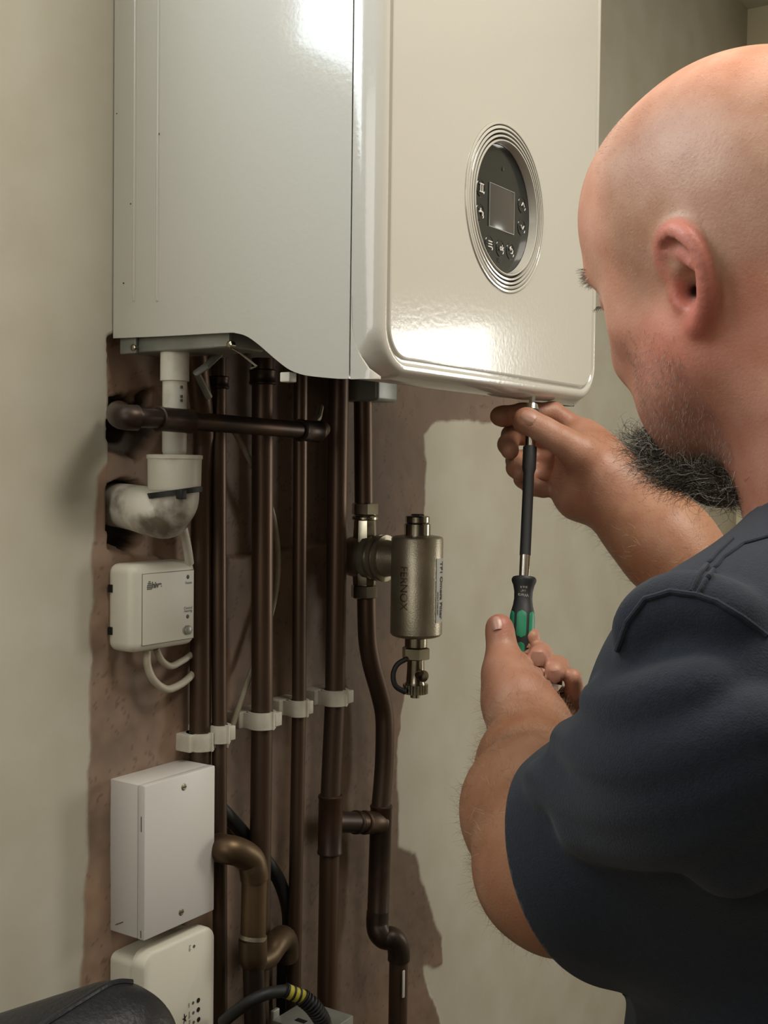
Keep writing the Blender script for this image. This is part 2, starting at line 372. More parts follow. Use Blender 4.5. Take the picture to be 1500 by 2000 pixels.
    rg.add(V, Fc); rg.mi = mi; rg.build('ring_surround', ['enamel', 'gap'], co, ang=30)
    yp = fy+.0065; rin = r-.0028
    cp = MB().lathe((cen.x, yp+.004, cen.z), (0, -1, 0), [(0, rin), (.0035, rin), (.004, rin-.001)], 96).build('control_panel', 'glassblack', root, ang=8)
    g = yp-.0003
    def z8(x, y): return W(880+x/5.264, 220+y/5.264, g)
    q = [z8(*p) for p in ((402, 722), (654, 830), (638, 1245), (392, 1165))]
    x0, x1 = (q[0].x+q[3].x)/2, (q[1].x+q[2].x)/2; z0, z1 = (q[2].z+q[3].z)/2, (q[0].z+q[1].z)/2
    MB().rbox((x0, g-.0006, z0), (x1, g+.001, z1), .0005).build('display', 'screen', cp)
    s = MB(); w = .0006
    for a, b in (((x0-w, g-.0008, z0-w), (x1+w, g, z0)), ((x0-w, g-.0008, z1), (x1+w, g, z1+w)), ((x0-w, g-.0008, z0), (x0, g, z1)), ((x1, g-.0008, z0), (x1+w, g, z1))): s.box(a, b)
    s.build('display_frame', 'galv', cp)
    def seg(mb, c, pts, w=.0006):
        for (a, b), (e, f) in zip(pts, pts[1:]): mb.tube([(c.x+a, c.y-.0009, c.z+b), (c.x+e, c.y-.0009, c.z+f)], w, 6)
    for k, (bx, by) in enumerate(((310, 775), (303, 1025), (735, 950), (730, 1180), (398, 1352), (510, 1395), (615, 1425))):
        c = z8(bx, by); b = MB().lathe(c+Vector((0, .001, 0)), (0, -1, 0), [(0, .0078), (.0010, .0078), (.0013, .0074), (.0013, .0070), (.0009, .0066)], 32).build('button', 'glassblack', cp, ang=12)
        s = MB(); e = .0035
        if k == 0: seg(s, c, [(-e, e), (e, e)]); seg(s, c, [(-e, -e), (e, -e)]); [seg(s, c, [(t, e), (t, -e)]) for t in (-.0018, .0018)]
        elif k == 1: seg(s, c, [(-.004, 0), (0, .001), (.003, .0002), (.003, -.003)], .0009); seg(s, c, [(-.001, .001), (-.001, .0035)], .0008)
        elif k == 2: seg(s, c, [(-.003, -.0015), (0, .002), (.003, -.0015)])
        elif k == 3: seg(s, c, [(-.003, .0015), (0, -.002), (.003, .0015)])
        elif k == 4: [seg(s, c, [(-e, t), (e, t)]) for t in (-.0024, 0, .0024)]
        elif k == 5: put_text(s, 'ok', .0075, c+Vector((0, -.0018, 0)), (1, 0, 0), (0, 0, 1), .00015)
        else: seg(s, c, [(-.003, .002), (.001, .002), (.003, .0005), (.002, -.002), (-.001, -.0022)]); seg(s, c, [(-.001, .0038), (-.003, .002), (-.001, .0004)])
        s.build('button_symbol', 'white', b)['kind'] = 'stuff'
    s = MB(); c = z8(540, 575); s.add([c+Vector((-.0014, -.0006, -.002)), c+Vector((.0014, -.0006, -.002)), c+Vector((.0002, -.0006, .003))], [(0, 1, 2)])
    put_text(s, '3D', .006, z8(500, 1520)+Vector((0, -.0006, 0)), (1, 0, 0), (0, 0, 1)); s.build('faint_print', 'gap', cp)['kind'] = 'stuff'
    # chassis and the things under it
    zc = P2[0][1]
    ch = MB().box((.006, -.245, zc+.012), (BW-.006, -.002, TOP-.01)).box((.006, ys, ZB+.018), (BW-.006, -.20, zc+.02)).build('chassis', 'dark', root, smooth=False)
    MB().box((.03, ys+.004, ZB+.004), (BW-.02, -.235, ZB+.02)).box((.14, ys-.008, ZB+.001), (BW-.03, ys+.01, ZB+.006)).build('underside_tray', 'galv', root, smooth=False)
    # galvanised wall bracket showing under the cut-out
    a = W(240, 665, -.012); b = W(262, 692, -.012)
    x1 = W(440, 670, -.10)
    s = MB(); zt, zl = zc+.004, WX(300, 690, .02).z
    A = WX(262, 690, .012); B = WX(445, 683, .012)
    s.rbox((.010, B.y, A.z), (.06, -.006, zc+.01), .002)
    s.box((.009, B.y-.004, A.z+.001), (.012, B.y+.012, zc+.01))
    br = s.build('wall_bracket', 'galv', root)
    MB().rbox((.006, WX(268, 680, .008).y, A.z-.001), (.0095, -.003, zc+.01), .0012).build('bracket_lug', 'galv', br)
    for px, py in ((261, 679), (449, 673)):
        c = WX(px, py, .006); MB().lathe(c+Vector((.004, 0, 0)), (-1, 0, 0), [(0, .003), (.005, .003), (.006, .0015)], 12).build('rivet', 'nickelb', br)
    wire = MB().tube([WX(446, 675, .02), WX(470, 690, .02), WX(502, 716, .02), WX(490, 720, .02)], .001, 6).build('wire_latch', 'nickel', br)
    MB().rbox(W(563, 737, -.19)-Vector((.005, .005, .004)), W(563, 737, -.19)+Vector((.005, .005, .004)), .001).build('terminal', 'pvc', br)
    return root
boiler()

# ------------------------------------------------------------------ pipework
def hexnut(name, c, ax, h0, h1, r, m, parent, rot=None):
    return MB().lathe(c, ax, [(h0, r*.86), (h0+.0012, r), (h1-.0012, r), (h1, r*.86)], 6, a0=rot).build(name, m, parent, ang=20)
def pipe(label, pts, r, m='copper', smooth=0, n=20):
    pts = [Vector(p) for p in pts]
    o = MB().tube(pts, r, n, smooth=smooth).build('copper_pipe', m)
    return tag(o, label, 'pipe')
def sleeve(parent, a, b, r, m='copper', name='coupling', lip=True):
    a, b = Vector(a), Vector(b); L = (b-a).length; ax = b-a
    pr = [(0, r), (.001, r+.0012), (.003, r+.0012), (.004, r+.0006), (L-.004, r+.0006), (L-.003, r+.0012), (L-.001, r+.0012), (L, r)] if lip else [(0, r), (L, r)]
    return MB().lathe(a, ax, pr, 24).build(name, m, parent)
PY = -.030
def floorpt(p): return Vector((p.x, p.y, .02))
def up_to(p, z): return Vector((p.x, p.y, z))
p1t, p1b = W(399, 850, -.036), W(392, 1480, -.034)
pipe('22 mm copper pipe nearest the white boxes, its foot hidden behind them', [W(380, 640, -.04), W(386, 730, -.034), W(398, 845, -.018), W(397, 900, -.015), W(394, 1000, -.014), W(391, 1458, -.014), W(391, 1468, -.010), W(391, 1474, .002), W(391, 1476, .03)], .0105, smooth=6)
p2t, p2b = W(427, 700, -.026), W(430, 1990, -.026)
p2 = pipe('thin copper pipe second from the left, tight beside the first thick one', [p2t, W(428, 1300, -.026), p2b, floorpt(p2b)], .0072)
sleeve(p2, W(427, 735, -.026), W(427, 760, -.026), .009, 'copperdark')
p3t, p3b = W(513, 700, PY), W(504, 1995, PY)
p3 = pipe('thick copper pipe third from the left, crossed by the black hose', [p3t, W(512, 1400, PY), p3b, floorpt(p3b)], .011)
sleeve(p3, W(513, 722, PY), W(513, 752, PY), .0125, 'copperdark')
p4t, p4b = W(587, 700, PY), W(574, 1925, PY)
p4 = pipe('thin copper pipe in the narrow single clip, fourth from the left', [p4t, W(584, 1380, PY), p4b, floorpt(p4b)], .0075)
p5t, p5b = W(662, 720, PY), W(638, 1985, PY)
p5 = pipe('thick copper pipe left of the magnetic filter, with a tee near its foot', [p5t, W(654, 1370, PY), W(646, 1540, PY), p5b, floorpt(p5b)], .0112)
t5a, t5b = W(646, 1552, PY), W(644, 1668, PY)
tee = sleeve(p5, t5a, t5b, .0128, 'copperdark', 'tee_fitting')
c5 = W(645, 1605, PY); c6 = W(742, 1607, PY-.004)
br = MB().tube([c5, c5.lerp(c6, .55)], .0118, 20).build('tee_branch', 'copperdark', p5)
sleeve(p5, c5.lerp(c6, .48), c5.lerp(c6, .55), .0122, 'copperdark', 'branch_rim')
sleeve(p5, c5.lerp(c6, .66), c6, .0125, 'copper', 'branch_socket')
MB().tube([c5.lerp(c6, .5), c6], .0112, 20).build('branch_pipe', 'copperdark', p5)
p6t = W(709, 740, PY); X6 = p6t.x
tag(MB().tube([p6t, W(711, 984, PY)], .0108, 24).build('copper_pipe', 'copper'), 'short copper pipe dropping from the grey clip to the magnetic filter valve', 'pipe')
lo = [W(716, 1160, PY), W(717, 1215, PY), W(719, 1255, PY), W(727, 1300, PY-.001), W(741, 1350, PY-.002), W(750, 1390, PY-.003), W(752, 1430, PY-.004), W(750, 1500, PY-.004), W(744, 1575, PY-.004), W(741, 1600, PY-.004)]
p6 = pipe('copper pipe that bends sideways below the magnetic filter', lo, .0112, smooth=5)
sleeve(p6, W(745, 1572, PY-.004), W(738, 1795, PY-.004), .0122, 'copperdark', 'long_socket')
e6 = [W(738, 1780, PY-.004), W(737, 1806, PY-.005), W(741, 1822, PY-.009), W(752, 1832, PY-.014), W(764, 1832, PY-.020), W(774, 1840, PY-.024), W(779, 1858, PY-.026), W(779, 1875, PY-.026)]
MB().tube(e6, .0132, 24, smooth=5).build('double_elbow', 'copperdark', p6)
q = W(777, 1995, PY-.026); MB().tube([W(779, 1860, PY-.026), q, floorpt(q)], .0112, 20).build('pipe_foot', 'copper', p6)
MB().rbox(W(788, 1922, PY-.038)-Vector((.002, .001, .016)), W(788, 1922, PY-.038)+Vector((.002, .001, .016)), .0008).build('paint_fleck', 'label', p6)
# horizontal pipe from the wall
hp = pipe('dark copper pipe running sideways out of the wall below the boiler', [W(238, 800, .02), W(240, 808, -.03), W(247, 814, -.058), W(265, 816, -.074), W(330, 819, -.075), W(470, 830, -.075), W(600, 841, -.075), W(622, 843, -.073), W(630, 838, -.055)], .0082, 'copperdark', smooth=5)
MB().tube([W(232, 806, -.02), W(234, 812, -.05), W(246, 815, -.070), W(268, 816, -.075)], .0108, 20, smooth=6).build('elbow_fitting', 'copperdark', hp)
sleeve(hp, W(308, 818, -.075), W(372, 823, -.075), .0098, 'copperdark')
sleeve(hp, W(585, 840, -.075), W(622, 843, -.075), .010, 'copperdark')
MB().tube([W(604, 838, -.074), W(622, 815, -.070), W(626, 795, -.06)], .0035, 10).build('bleed_pipe', 'nickel', hp)
# pipe clips
def clip(label, px, py, y, r, hgt=.017, wing=0, second=None):
    c = W(px, py, y); t = .0035
    def ring(c, r, a0, a1, r2=None):
        V = []; Fc = []; n = 20
        for k in range(n+1):
            a = math.radians(a0+(a1-a0)*k/n)
            for rr_ in (r+.0006, r+t):
                for z in (-hgt/2, hgt/2): V.append((c.x+rr_*math.cos(a), c.y+rr_*math.sin(a), c.z+z))
        for k in range(n):
            b = k*4; Fc += [(b, b+4, b+5, b+1), (b+2, b+3, b+7, b+6), (b, b+2, b+6, b+4), (b+1, b+5, b+7, b+3)]
        Fc += [(0, 1, 3, 2), (4*n, 4*n+2, 4*n+3, 4*n+1)]
        return V, Fc
    s = MB(); s.add(*ring(c, r, 50, -268))
    w = r+.009
    s.rbox((c.x-w, -.018, c.z-hgt/2), (c.x+w, .004, c.z+hgt/2), .0015)
    s.box((c.x-r-t, c.y, c.z-hgt/2+.001), (c.x-r-.0007, -.01, c.z+hgt/2-.001)).box((c.x+r+.0007, c.y, c.z-hgt/2+.001), (c.x+r+t, -.01, c.z+hgt/2-.001))
    o = s.build('pipe_clip', 'clip'); tag(o, label, 'clip', 'white plastic pipe clips')
    MB().box((c.x-.0006, c.y-r-t-.0012, c.z-hgt/2-.0004), (c.x+.0012, c.y-r+.0005, c.z+hgt/2+.0004)).rbox((c.x+r*.4, c.y-r-.003, c.z-hgt/2+.0015), (c.x+r+t+.001, c.y-r*.2, c.z+hgt/2-.0015), .001).build('latch', 'clip', o)
    return o
clip('white clip on the thick pipe nearest the white boxes', 392, 1446, -.014, .0108)
clip('white clip on the thin second pipe, left end of its neighbour', 429, 1432, -.026, .0075)
clip('white clip on the third, thick pipe', 511, 1405, PY, .0112)
clip('smallest white clip, on the thin fourth pipe', 583, 1382, PY, .0078)
clip('white clip on the thick pipe left of the filter, highest of the clips', 654, 1361, PY, .0115)

# ------------------------------------------------------------------ magnetic filter
def filt():
    c6 = W(712, 1090, PY); ax = Vector((c6.x+.001, c6.y, 0)); fy = -.100
    zt, zb = W(814, 1047, fy).z, W(814, 1243, fy).z; cx = W(814, 1140, fy).x; zc = W(712, 1088, PY).z
    root = empty('magnetic_filter', (cx, fy, zb), 'silver cylindrical magnetic filter with a drain tap below', 'filter')
    R = .0288; H = zt-zb
    body = MB().lathe((cx, fy, zb), (0, 0, 1), [(-.0005, R*.5), (0, R-.006), (.0015, R-.002), (.004, R), (H-.003, R), (H-.001, R-.0012), (H, R-.004), (H+.001, R-.012)], 64).build('canister', 'nickel', root)
    zq = lambda y: W(813, y, fy).z
    MB().lathe((cx, fy, 0), (0, 0, 1), [(zt-.001, .0145), (zq(1024), .0145), (zq(1022), .013), (zq(1021), .0125), (zq(1020), .0135), (zq(1010), .0135), (zq(1008), .0125), (zq(1007), .0085)], 32).build('air_vent_cap', 'nickelb', root)
    hexnut('vent_plug', (cx, fy, 0), (0, 0, 1), zq(1009), zq(1004), .0075, 'dark', root)
    # manifold running from the pipe out to the canister
    px, pz = c6.x, zc
    MB().lathe((px, -.008, pz), (0, -1, 0), [(0, .016), (.004, .0225), (.016, .0245), (.022, .0245), (.0225, .022), (.026, .022), (.0265, .0245), (.034, .0245), (.0345, .021), (.040, .021), (.0405, .0262), (.0445, .0262), (.045, .0235), (.047, .0235), (.0475, .0262), (.0515, .0262), (.052, .021), (.07, .018)], 48).build('manifold', 'nickel', root)
    Z = lambda y: W(712, y, PY).z
    o = (px, PY, 0)
    MB().lathe(o, (0, 0, 1), [(Z(1150), .0118), (Z(1140), .013), (Z(1125), .0135), (Z(1052), .0135), (Z(1016), .0125), (Z(1008), .0115)], 8).build('valve_body', 'nickelb', root, ang=20)
    hexnut('compression_nut', o, (0, 0, 1), Z(1006), Z(982), .0158, 'nickelb', root)
    MB().lathe(o, (0, 0, 1), [(Z(1016), .0135), (Z(1014), .0148), (Z(1010), .0148), (Z(1007), .013)], 32).build('olive', 'nickelb', root)
    hexnut('compression_nut', o, (0, 0, 1), Z(1168), Z(1142), .0158, 'nickelb', root)
    # drain tap
    D = lambda y: W(815, y, fy).z
    MB().lathe((cx, fy, 0), (0, 0, 1), [(D(1262), .0125), (D(1260), .0125), (D(1246), .0125), (D(1243), .014)], 32).build('drain_neck', 'nickelb', root)
    hexnut('drain_nut', (cx, fy, 0), (0, 0, 1), D(1287), D(1263), .0158, 'nickelb', root)
    tap = MB().lathe((cx, fy, 0), (0, 0, 1), [(D(1362), .004), (D(1361), .0055), (D(1354), .0055), (D(1353), .009), (D(1335), .0115), (D(1330), .0105), (D(1312), .0098), (D(1290), .0095), (D(1287), .0095)], 24).build('drain_tap', 'nickelb', root)
    kn = MB()
    for k in range(24):
        a = 2*math.pi*k/24; kn.tube([(cx+.0125*math.cos(a), fy+.0125*math.sin(a), D(1353)), (cx+.0125*math.cos(a), fy+.0125*math.sin(a), D(1335))], .0016, 6)
    kn.lathe((cx, fy, 0), (0, 0, 1), [(D(1353), .011), (D(1352), .0125), (D(1336), .0125), (D(1335), .011)], 24); kn.build('knurled_cap', 'nickelb', root)
    d = (Vector((CAM.x, CAM.y, 0))-Vector((cx, fy, 0))).normalized(); sd = (d+Vector((r0.x, r0.y, 0))*.55).normalized()
    zz = D(1315); MB().lathe(Vector((cx, fy, zz))+sd*.006, sd, [(0, .0055), (.006, .0055), (.0065, .0065), (.012, .0065), (.0125, .0045), (.013, .003)], 20).build('tap_spindle', 'nickelb', root)
    MB().tube([Q(794, 1287, 1.312), Q(776, 1298, 1.31), Q(768, 1318, 1.31), Q(773, 1340, 1.31), Q(792, 1352, 1.312)], .003, 8, smooth=6).build('cap_strap', 'rubber', root)
    # label and embossed lettering, wrapped on the canister
    def wrap(mb, v, f, az, zc_, rad, rot=True):
        out = []
        for p in v:
            u, w = (p.y, -p.x) if rot else (p.x, p.y)      # text reads downwards
            a = az+u/rad; out.append((cx+rad*math.cos(a), fy+rad*math.sin(a), zc_+w))
        mb.add(out, f)
    toc = math.atan2(CAM.y-fy, CAM.x-cx)
    za, zb2 = D(1088), D(1212); azl = toc+math.radians(62)
    g = MB(); n = 12; wv = []; wf = []
    for i in range(n+1):
        for z in (za, zb2): a = azl-.26+.62*i/n; wv.append((cx+(R+.0004)*math.cos(a), fy+(R+.0004)*math.sin(a), z))
    for i in range(n): wf.append((2*i, 2*i+1, 2*i+3, 2*i+2))
    lb = g.add(wv, wf).build('label_sticker', 'label', body)
    def dense(v, f): return v, f
    s = MB(); v, f = text_mesh('TF1 Omega Filter', .0088, .0003); wrap(s, v, f, azl+.07, (za+zb2)/2, R+.0007)
    v, f = text_mesh('www.fernox.com', .0036, .0001); wrap(s, [Vector((p.x+.014, p.y, 0)) for p in v], f, azl-.16, (za+zb2)/2, R+.0007); s.build('label_print', 'inkblack', lb)['kind'] = 'stuff'
    s = MB(); v, f = text_mesh('FERNOX', .0125); wrap(s, v, f, toc-math.radians(30), D(1145), R+.0006); s.build('embossed_lettering', 'nickelb', body)['kind'] = 'stuff'
    return root
filt()
# grey clip on the boiler underside
c = W(711, 760, PY)
gb = empty('pipe_guard', (c.x, c.y, W(711, 780, -.05).z), 'grey plastic guard box clipped round a pipe under the boiler front corner', 'cover')
a, b = W(676, 780, -.045), W(748, 776, -.062)
MB().rbox((c.x-.020, -.062, W(711, 780, -.06).z), (c.x+.022, -.010, W(711, 742, -.06).z+.02), .004).build('housing', 'galv', gb)
MB().box((c.x-.021, -.040, W(711, 770, -.05).z), (c.x-.0195, -.036, W(711, 740, -.05).z)).build('rib', 'galv', gb)

# ------------------------------------------------------------------ condensate waste
def waste():
    y = -.052; w = lambda px, py: W(px, py, y)
    t = w(340, 692); root = empty('waste_pipe', w(340, 890), 'white plastic waste pipe dropping from the boiler bracket into a cup', 'pipe')
    X, Y = w(341, 800).x, y; Z = lambda py: W(341, py, y).z
    MB().lathe((X, Y, 0), (0, 0, 1), [(Z(745), .0118), (Z(745)+.0004, .0128), (Z(690), .0128), (Z(675), .0128)], 32).build('socket', 'pvc', root)
    MB().lathe((X, Y, 0), (0, 0, 1), [(Z(890), .008), (Z(888), .0098), (Z(882), .0108), (Z(740), .0108)], 32).build('tube', 'pvc', root)
    s = MB()
    for py in (757, 775, 783): s.box((X-.004, Y-.0116, Z(py)-.0012), (X-.002, Y-.0100, Z(py)+.0012))
    s.build('print', 'ink', root)['kind'] = 'stuff'
    r2 = empty('waste_elbow', w(340, 960), 'white plastic cup and elbow running into the wall, tied with a black cable tie', 'pipe')
    X2 = w(341, 920).x; R = .0235
    MB().lathe((X2, Y, 0), (0, 0, 1), [(Z(958), R-.003), (Z(957), R-.001), (Z(950), R), (Z(897), R+.0005), (Z(896), R+.0014), (Z(889), R+.0014), (Z(888), R), (Z(889), R-.0025), (Z(940), R-.003)], 48).build('cup', 'pvc', r2)
    el = [Vector((X2, Y, Z(945))), Vector((X2, Y, Z(975))), Vector((X2-.002, Y+.003, Z(993)))] + [W(322, 1004, -.043), W(292, 998, -.030), W(265, 992, -.012), W(242, 988, .01), W(225, 986, .03)]
    MB().tube(el, [.0218, .0216, .0215, .0222, .022, .0208, .0205, .0205], 40, smooth=8).build('elbow', 'pvcdirty', r2)
    n = 40; tie = MB(); zt = Z(962); V = []; Fc = []
    for k in range(n):
        a = 2*math.pi*k/n
        for rr_ in (R-.0010, R+.0012):
            for dz in (-.0024, .0024): V.append((X2+rr_*math.cos(a), Y+rr_*math.sin(a), zt+dz-.0035*math.cos(a-2.2)))
    for k in range(n):
        b = 4*k; c = 4*((k+1) % n); Fc += [(b, c, c+1, b+1), (b+2, b+3, c+3, c+2), (b, b+2, c+2, c), (b+1, c+1, c+3, b+3)]
    tt = MB().add(V, Fc).build('cable_tie', 'rubber', r2)
    d = Vector((CAM.x-X2, CAM.y-Y, 0)).normalized(); d = (d+Vector((r0.x, r0.y, 0))*.25).normalized(); p = Vector((X2, Y, zt-.001))+d*(R+.002)
    MB().rbox(p-Vector((.0035, .0035, .0042)), p+Vector((.0035, .0035, .0042)), .001).build('tie_head', 'rubber', tt)
    tag(MB().tube([W(352, 1015, -.040), W(360, 1045, -.038), W(366, 1072, -.034), W(370, 1100, -.028)], [.0048, .0045, .0042, .0042], 16, smooth=5).build('drain_tube', 'pvc'), 'thin white tube between the waste elbow and the receiver below it', 'tube')
waste()

# ------------------------------------------------------------------ boxes on the wall
def hive():
    y1 = -.031; X0 = W(211, 1190, 0).x; xr = W(385, 1180, y1).x
    z1 = (W(270, 1108, y1).z+W(380, 1093, y1).z)/2+.001; z0 = (W(270, 1283, y1).z+W(380, 1252, y1).z)/2
    root = empty('heating_receiver', ((X0+xr)/2, 0, z0), 'cream rounded heating receiver with a round grey button and beehive mark', 'control box')
    MB().rbox((X0, y1, z0), (xr, .003, z1), .0088, 5).build('case', 'plastic', root)
    a = W(278, 1123, y1); b = W(378, 1112, y1); c = W(278, 1263, y1)
    x0, x1, zt, zb = a.x, b.x, (a.z+b.z)/2, (c.z+W(378, 1244, y1).z)/2
    x0 = max(x0, X0+.009); x1 = min(x1, xr-.0045)
    fr = MB().rbox((x0, y1-.0006, zb), (x1, y1+.002, zt), .0005).build('front_plate', 'plastic', root)
    s = MB(); w = .0004
    for p, q_ in (((x0-w, y1-.0003, zb-w), (x1+w, y1, zb)), ((x0-w, y1-.0003, zt), (x1+w, y1, zt+w)), ((x0-w, y1-.0003, zb), (x0, y1, zt)), ((x1, y1-.0003, zb), (x1+w, y1, zt))): s.box(p, q_)
    s.build('plate_joint', 'ink', fr)
    g = y1-.0009; z3 = lambda x, y: W(180+x/3.75, 1050+y/3.75, g)
    s = MB(); put_text(s, 'hive', .0078, z3(474, 347), (1, 0, 0), (0, 0, 1), .0003)
    c = z3(421, 350)
    for k, wd_ in enumerate((.0030, .0031, .0028, .0021, .0011)): s.box((c.x-wd_, g, c.z-.0038+k*.0016), (c.x+wd_, g+.0004, c.z-.0038+k*.0016+.0011))
    put_text(s, 'Status', .0036, z3(707, 330), (1, 0, 0), (0, 0, 1)); put_text(s, 'Central', .0036, z3(704, 515), (1, 0, 0), (0, 0, 1)); put_text(s, 'heating', .0036, z3(704, 536), (1, 0, 0), (0, 0, 1)); s.build('print', 'ink', fr)['kind'] = 'stuff'
    for x, y in ((703, 288), (701, 578)): MB().lathe(z3(x, y)+Vector((0, .001, 0)), (0, -1, 0), [(0, .0020), (.0008, .0020), (.0011, .001)], 16).build('indicator', 'ink', fr)
    MB().lathe(z3(701, 677)+Vector((0, .001, 0)), (0, -1, 0), [(0, .0050), (.0012, .0050), (.0012, .0044), (.003, .0040), (.0036, .003)], 24).build('button', 'galv', fr)
    for py in (1150, 1233):
        c = W(211, py, -.004); MB().box((X0-.0012, -.006, c.z-.0035), (X0+.001, -.001, c.z+.0035)).build('side_slot', 'black', root)
    for nm, pts, r in (('lower looping white cable under the cream receiver', [(287, 1272, -.018), (288, 1300, -.02), (300, 1328, -.022), (325, 1346, -.022), (352, 1337, -.018), (375, 1318, -.012), (395, 1290, -.006)], .0036), ('short upper white cable loop under the cream receiver', [(305, 1268, -.016), (316, 1290, -.018), (333, 1301, -.018), (352, 1293, -.014), (372, 1280, -.01), (392, 1262, -.006)], .0032)):
        tag(MB().tube([W(*p) for p in pts], r, 12, smooth=6).build('cable', 'cable'), nm, 'cable')
hive()
def jbox():
    y1 = -.043; X0 = W(216, 1660, 0).x; xr = W(419, 1640, y1).x
    z1 = (W(292, 1533, y1).z+W(420, 1496, y1).z)/2; z0 = (W(292, 1832, y1).z+W(417, 1779, y1).z)/2
    root = empty('junction_box', ((X0+xr)/2, 0, z0), 'plain square-edged white junction box with two cover screws', 'junction box')
    MB().rbox((X0, y1+.009, z0), (xr, .001, z1), .0008, 2).build('back_box', 'greywhite', root)
    lid = MB().rbox((X0-.0002, y1, z0-.0002), (xr+.0002, y1+.0088, z1+.0002), .0012, 2).build('lid', 'greywhite', root)
    for px, py in ((359, 1537), (354, 1781)):
        c = W(px, py, y1); s = MB().lathe(c+Vector((0, .002, 0)), (0, -1, 0), [(0, .0032), (.0024, .0032), (.003, .0024)], 16).build('screw', 'nickel', lid)
        MB().box(c-Vector((.0022, .0013, .0004)), c+Vector((.0022, 0, .0004))).build('slot', 'inkblack', s)
    s = MB()
    for a, b in (((226, 1806), (240, 1801)), ((276, 1595), (276, 1625)), ((275, 1818), (275, 1832))): MB().tube([WX(*a, X0-.0003), WX(*b, X0-.0003)], .0005, 5).build('scuff', 'ink', root)
jbox()
def hub():
    y1 = -.044; ym = -.028; X0 = W(214, 1900, 0).x; xr = W(420, 1880, y1).x
    zt = (W(330, 1853, y1).z+W(405, 1812, y1).z)/2+.002; zb = zt-.15
    root = empty('wireless_hub', ((X0+xr)/2, 0, zb), 'white round-cornered wireless hub with small indicator dots, below the junction box', 'hub')
    def slab(x0, x1, z0, z1, ya, yb, R, e):
        V = []; Fc = []; rings = [(0, ya), (0, yb+e), (e*.3, yb+e*.3), (e, yb)]; n = 40
        for ins, y in rings:
            for cx, cz, a0 in ((x1-R, z0+R, -90), (x1-R, z1-R, 0), (x0+R, z1-R, 90), (x0+R, z0+R, 180)):
                for k in range(10): a = math.radians(a0+10*k); V.append((cx+(R-ins)*math.cos(a), y, cz+(R-ins)*math.sin(a)))
        for i in range(3):
            for k in range(n): Fc.append((i*n+k, i*n+(k+1) % n, (i+1)*n+(k+1) % n, (i+1)*n+k))
        Fc += [tuple(range(n)), tuple(3*n+k for k in range(n))]; return MB().add(V, Fc)
    slab(X0, xr-.002, zb+.006, zt-.007, -.001, ym+.0006, .008, .001).build('mounting_base', 'plastic', root)
    fc = slab(X0-.0005, xr, zb, zt, ym, y1, .014, .003).build('front_case', 'plastic', root)
    g = y1-.0003; z = lambda x, y: W(180+x/3.6375, 1450+y/3.6375, g)
    s = MB()
    for x, y in ((755, 1832), (755, 1898), (757, 1968)):
        s.lathe(z(x, y)+Vector((0, .0006, 0)), (0, -1, 0), [(0, .0022), (.0008, .0022)], 14)
    s.build('socket_hole', 'inkblack', fc)
    s = MB()
    for x, y in ((725, 1448), (718, 1850), (720, 1920), (722, 1988)): s.lathe(z(x, y)+Vector((0, .0006, 0)), (0, -1, 0), [(0, .0014), (.0008, .0014)], 12)
    for x, y, t in ((695, 1462, 'hub'), (690, 1868, 'on'), (692, 1936, 'web'), (694, 2000, 'zone')): put_text(s, t, .0040, z(x, y), (0, 0, -1), (1, 0, 0))
    s.build('print', 'ink', fc)['kind'] = 'stuff'
    s = MB(); c = z(658, 1962)
    for k in range(5): a = .5+k*1.257; s.tube([c, c+Vector((.0028*math.cos(a), 0, .0048*math.sin(a)))], [.0006, .0003], 5)
    s.build('leaf_mark', 'inkblack', fc)
hub()
# actuator box at the foot
ac = W(616, 1933, -.012); bcx = W(543, 1987, -.06); dr = W(691, 1967, -.065)
x0, x1 = W(548, 1985, -.062).x, W(618, 1940, -.030).x; yb, yf = -.052, -.052-.062; zt = W(640, 1965, -.08).z
b0 = W(543, 1987, yf); x0 = W(540, 2010, yf).x
xr_ = W(691, 1967, yf).x; xl_ = xr_-.056
act = empty('valve_actuator', ((xl_+xr_)/2, (yb+yf)/2, zt-.07), 'grey metal valve actuator box at the foot of the pipes', 'valve')
MB().rbox((xl_, yf, zt-.075), (xr_, yb, zt), .0015, 2).build('metal_case', 'galv', act)
for a_, b_ in (((xl_+.012, yf+.030, zt), (xl_+.018, yf+.042, zt+.0006)), ((xr_-.014, yf+.034, zt), (xr_-.006, yf+.04, zt+.0006)), ((xr_-.018, yf-.0006, zt-.012), (xr_-.008, yf, zt-.009))): MB().box(a_, b_).build('slot', 'black', act)
MB().rbox((xl_+.002, yb-.001, zt-.01), (xl_+.012, yb+.003, zt+.008), .001).build('lug', 'galv', act)
q = Vector(((xl_+xr_)/2, (yb+yf)/2, zt-.075)); MB().tube([q, up_to(q, zt-.12)], .012, 20).build('valve_stem', 'brass', act)
MB().tube([up_to(q+Vector((-.06, 0, 0)), zt-.12), up_to(q+Vector((.06, 0, 0)), zt-.12)], .014, 20).build('valve_body', 'brass', act)
cb = empty('power_cable', W(560, 1935, -.10), 'black cable with a yellow banded sleeve entering the actuator box', 'cable')
p = [W(436, 1996, -.055), W(455, 1980, -.07), W(490, 1955, -.09), W(525, 1940, -.10), W(560, 1935, -.105), W(577, 1940, -.11), W(592, 1948, -.115), W(607, 1962, -.12), W(620, 1978, -.122), W(630, 1996, -.12), W(634, 2025, -.113)]
MB().tube(p[:5]+[W(566, 1937, -.106)], .0058, 14, smooth=5).build('cable_sheath', 'rubber', cb)
MB().tube([W(558, 1935, -.105), W(594, 1949, -.115)], .0068, 16).build('yellow_sleeve', 'yellow', cb)
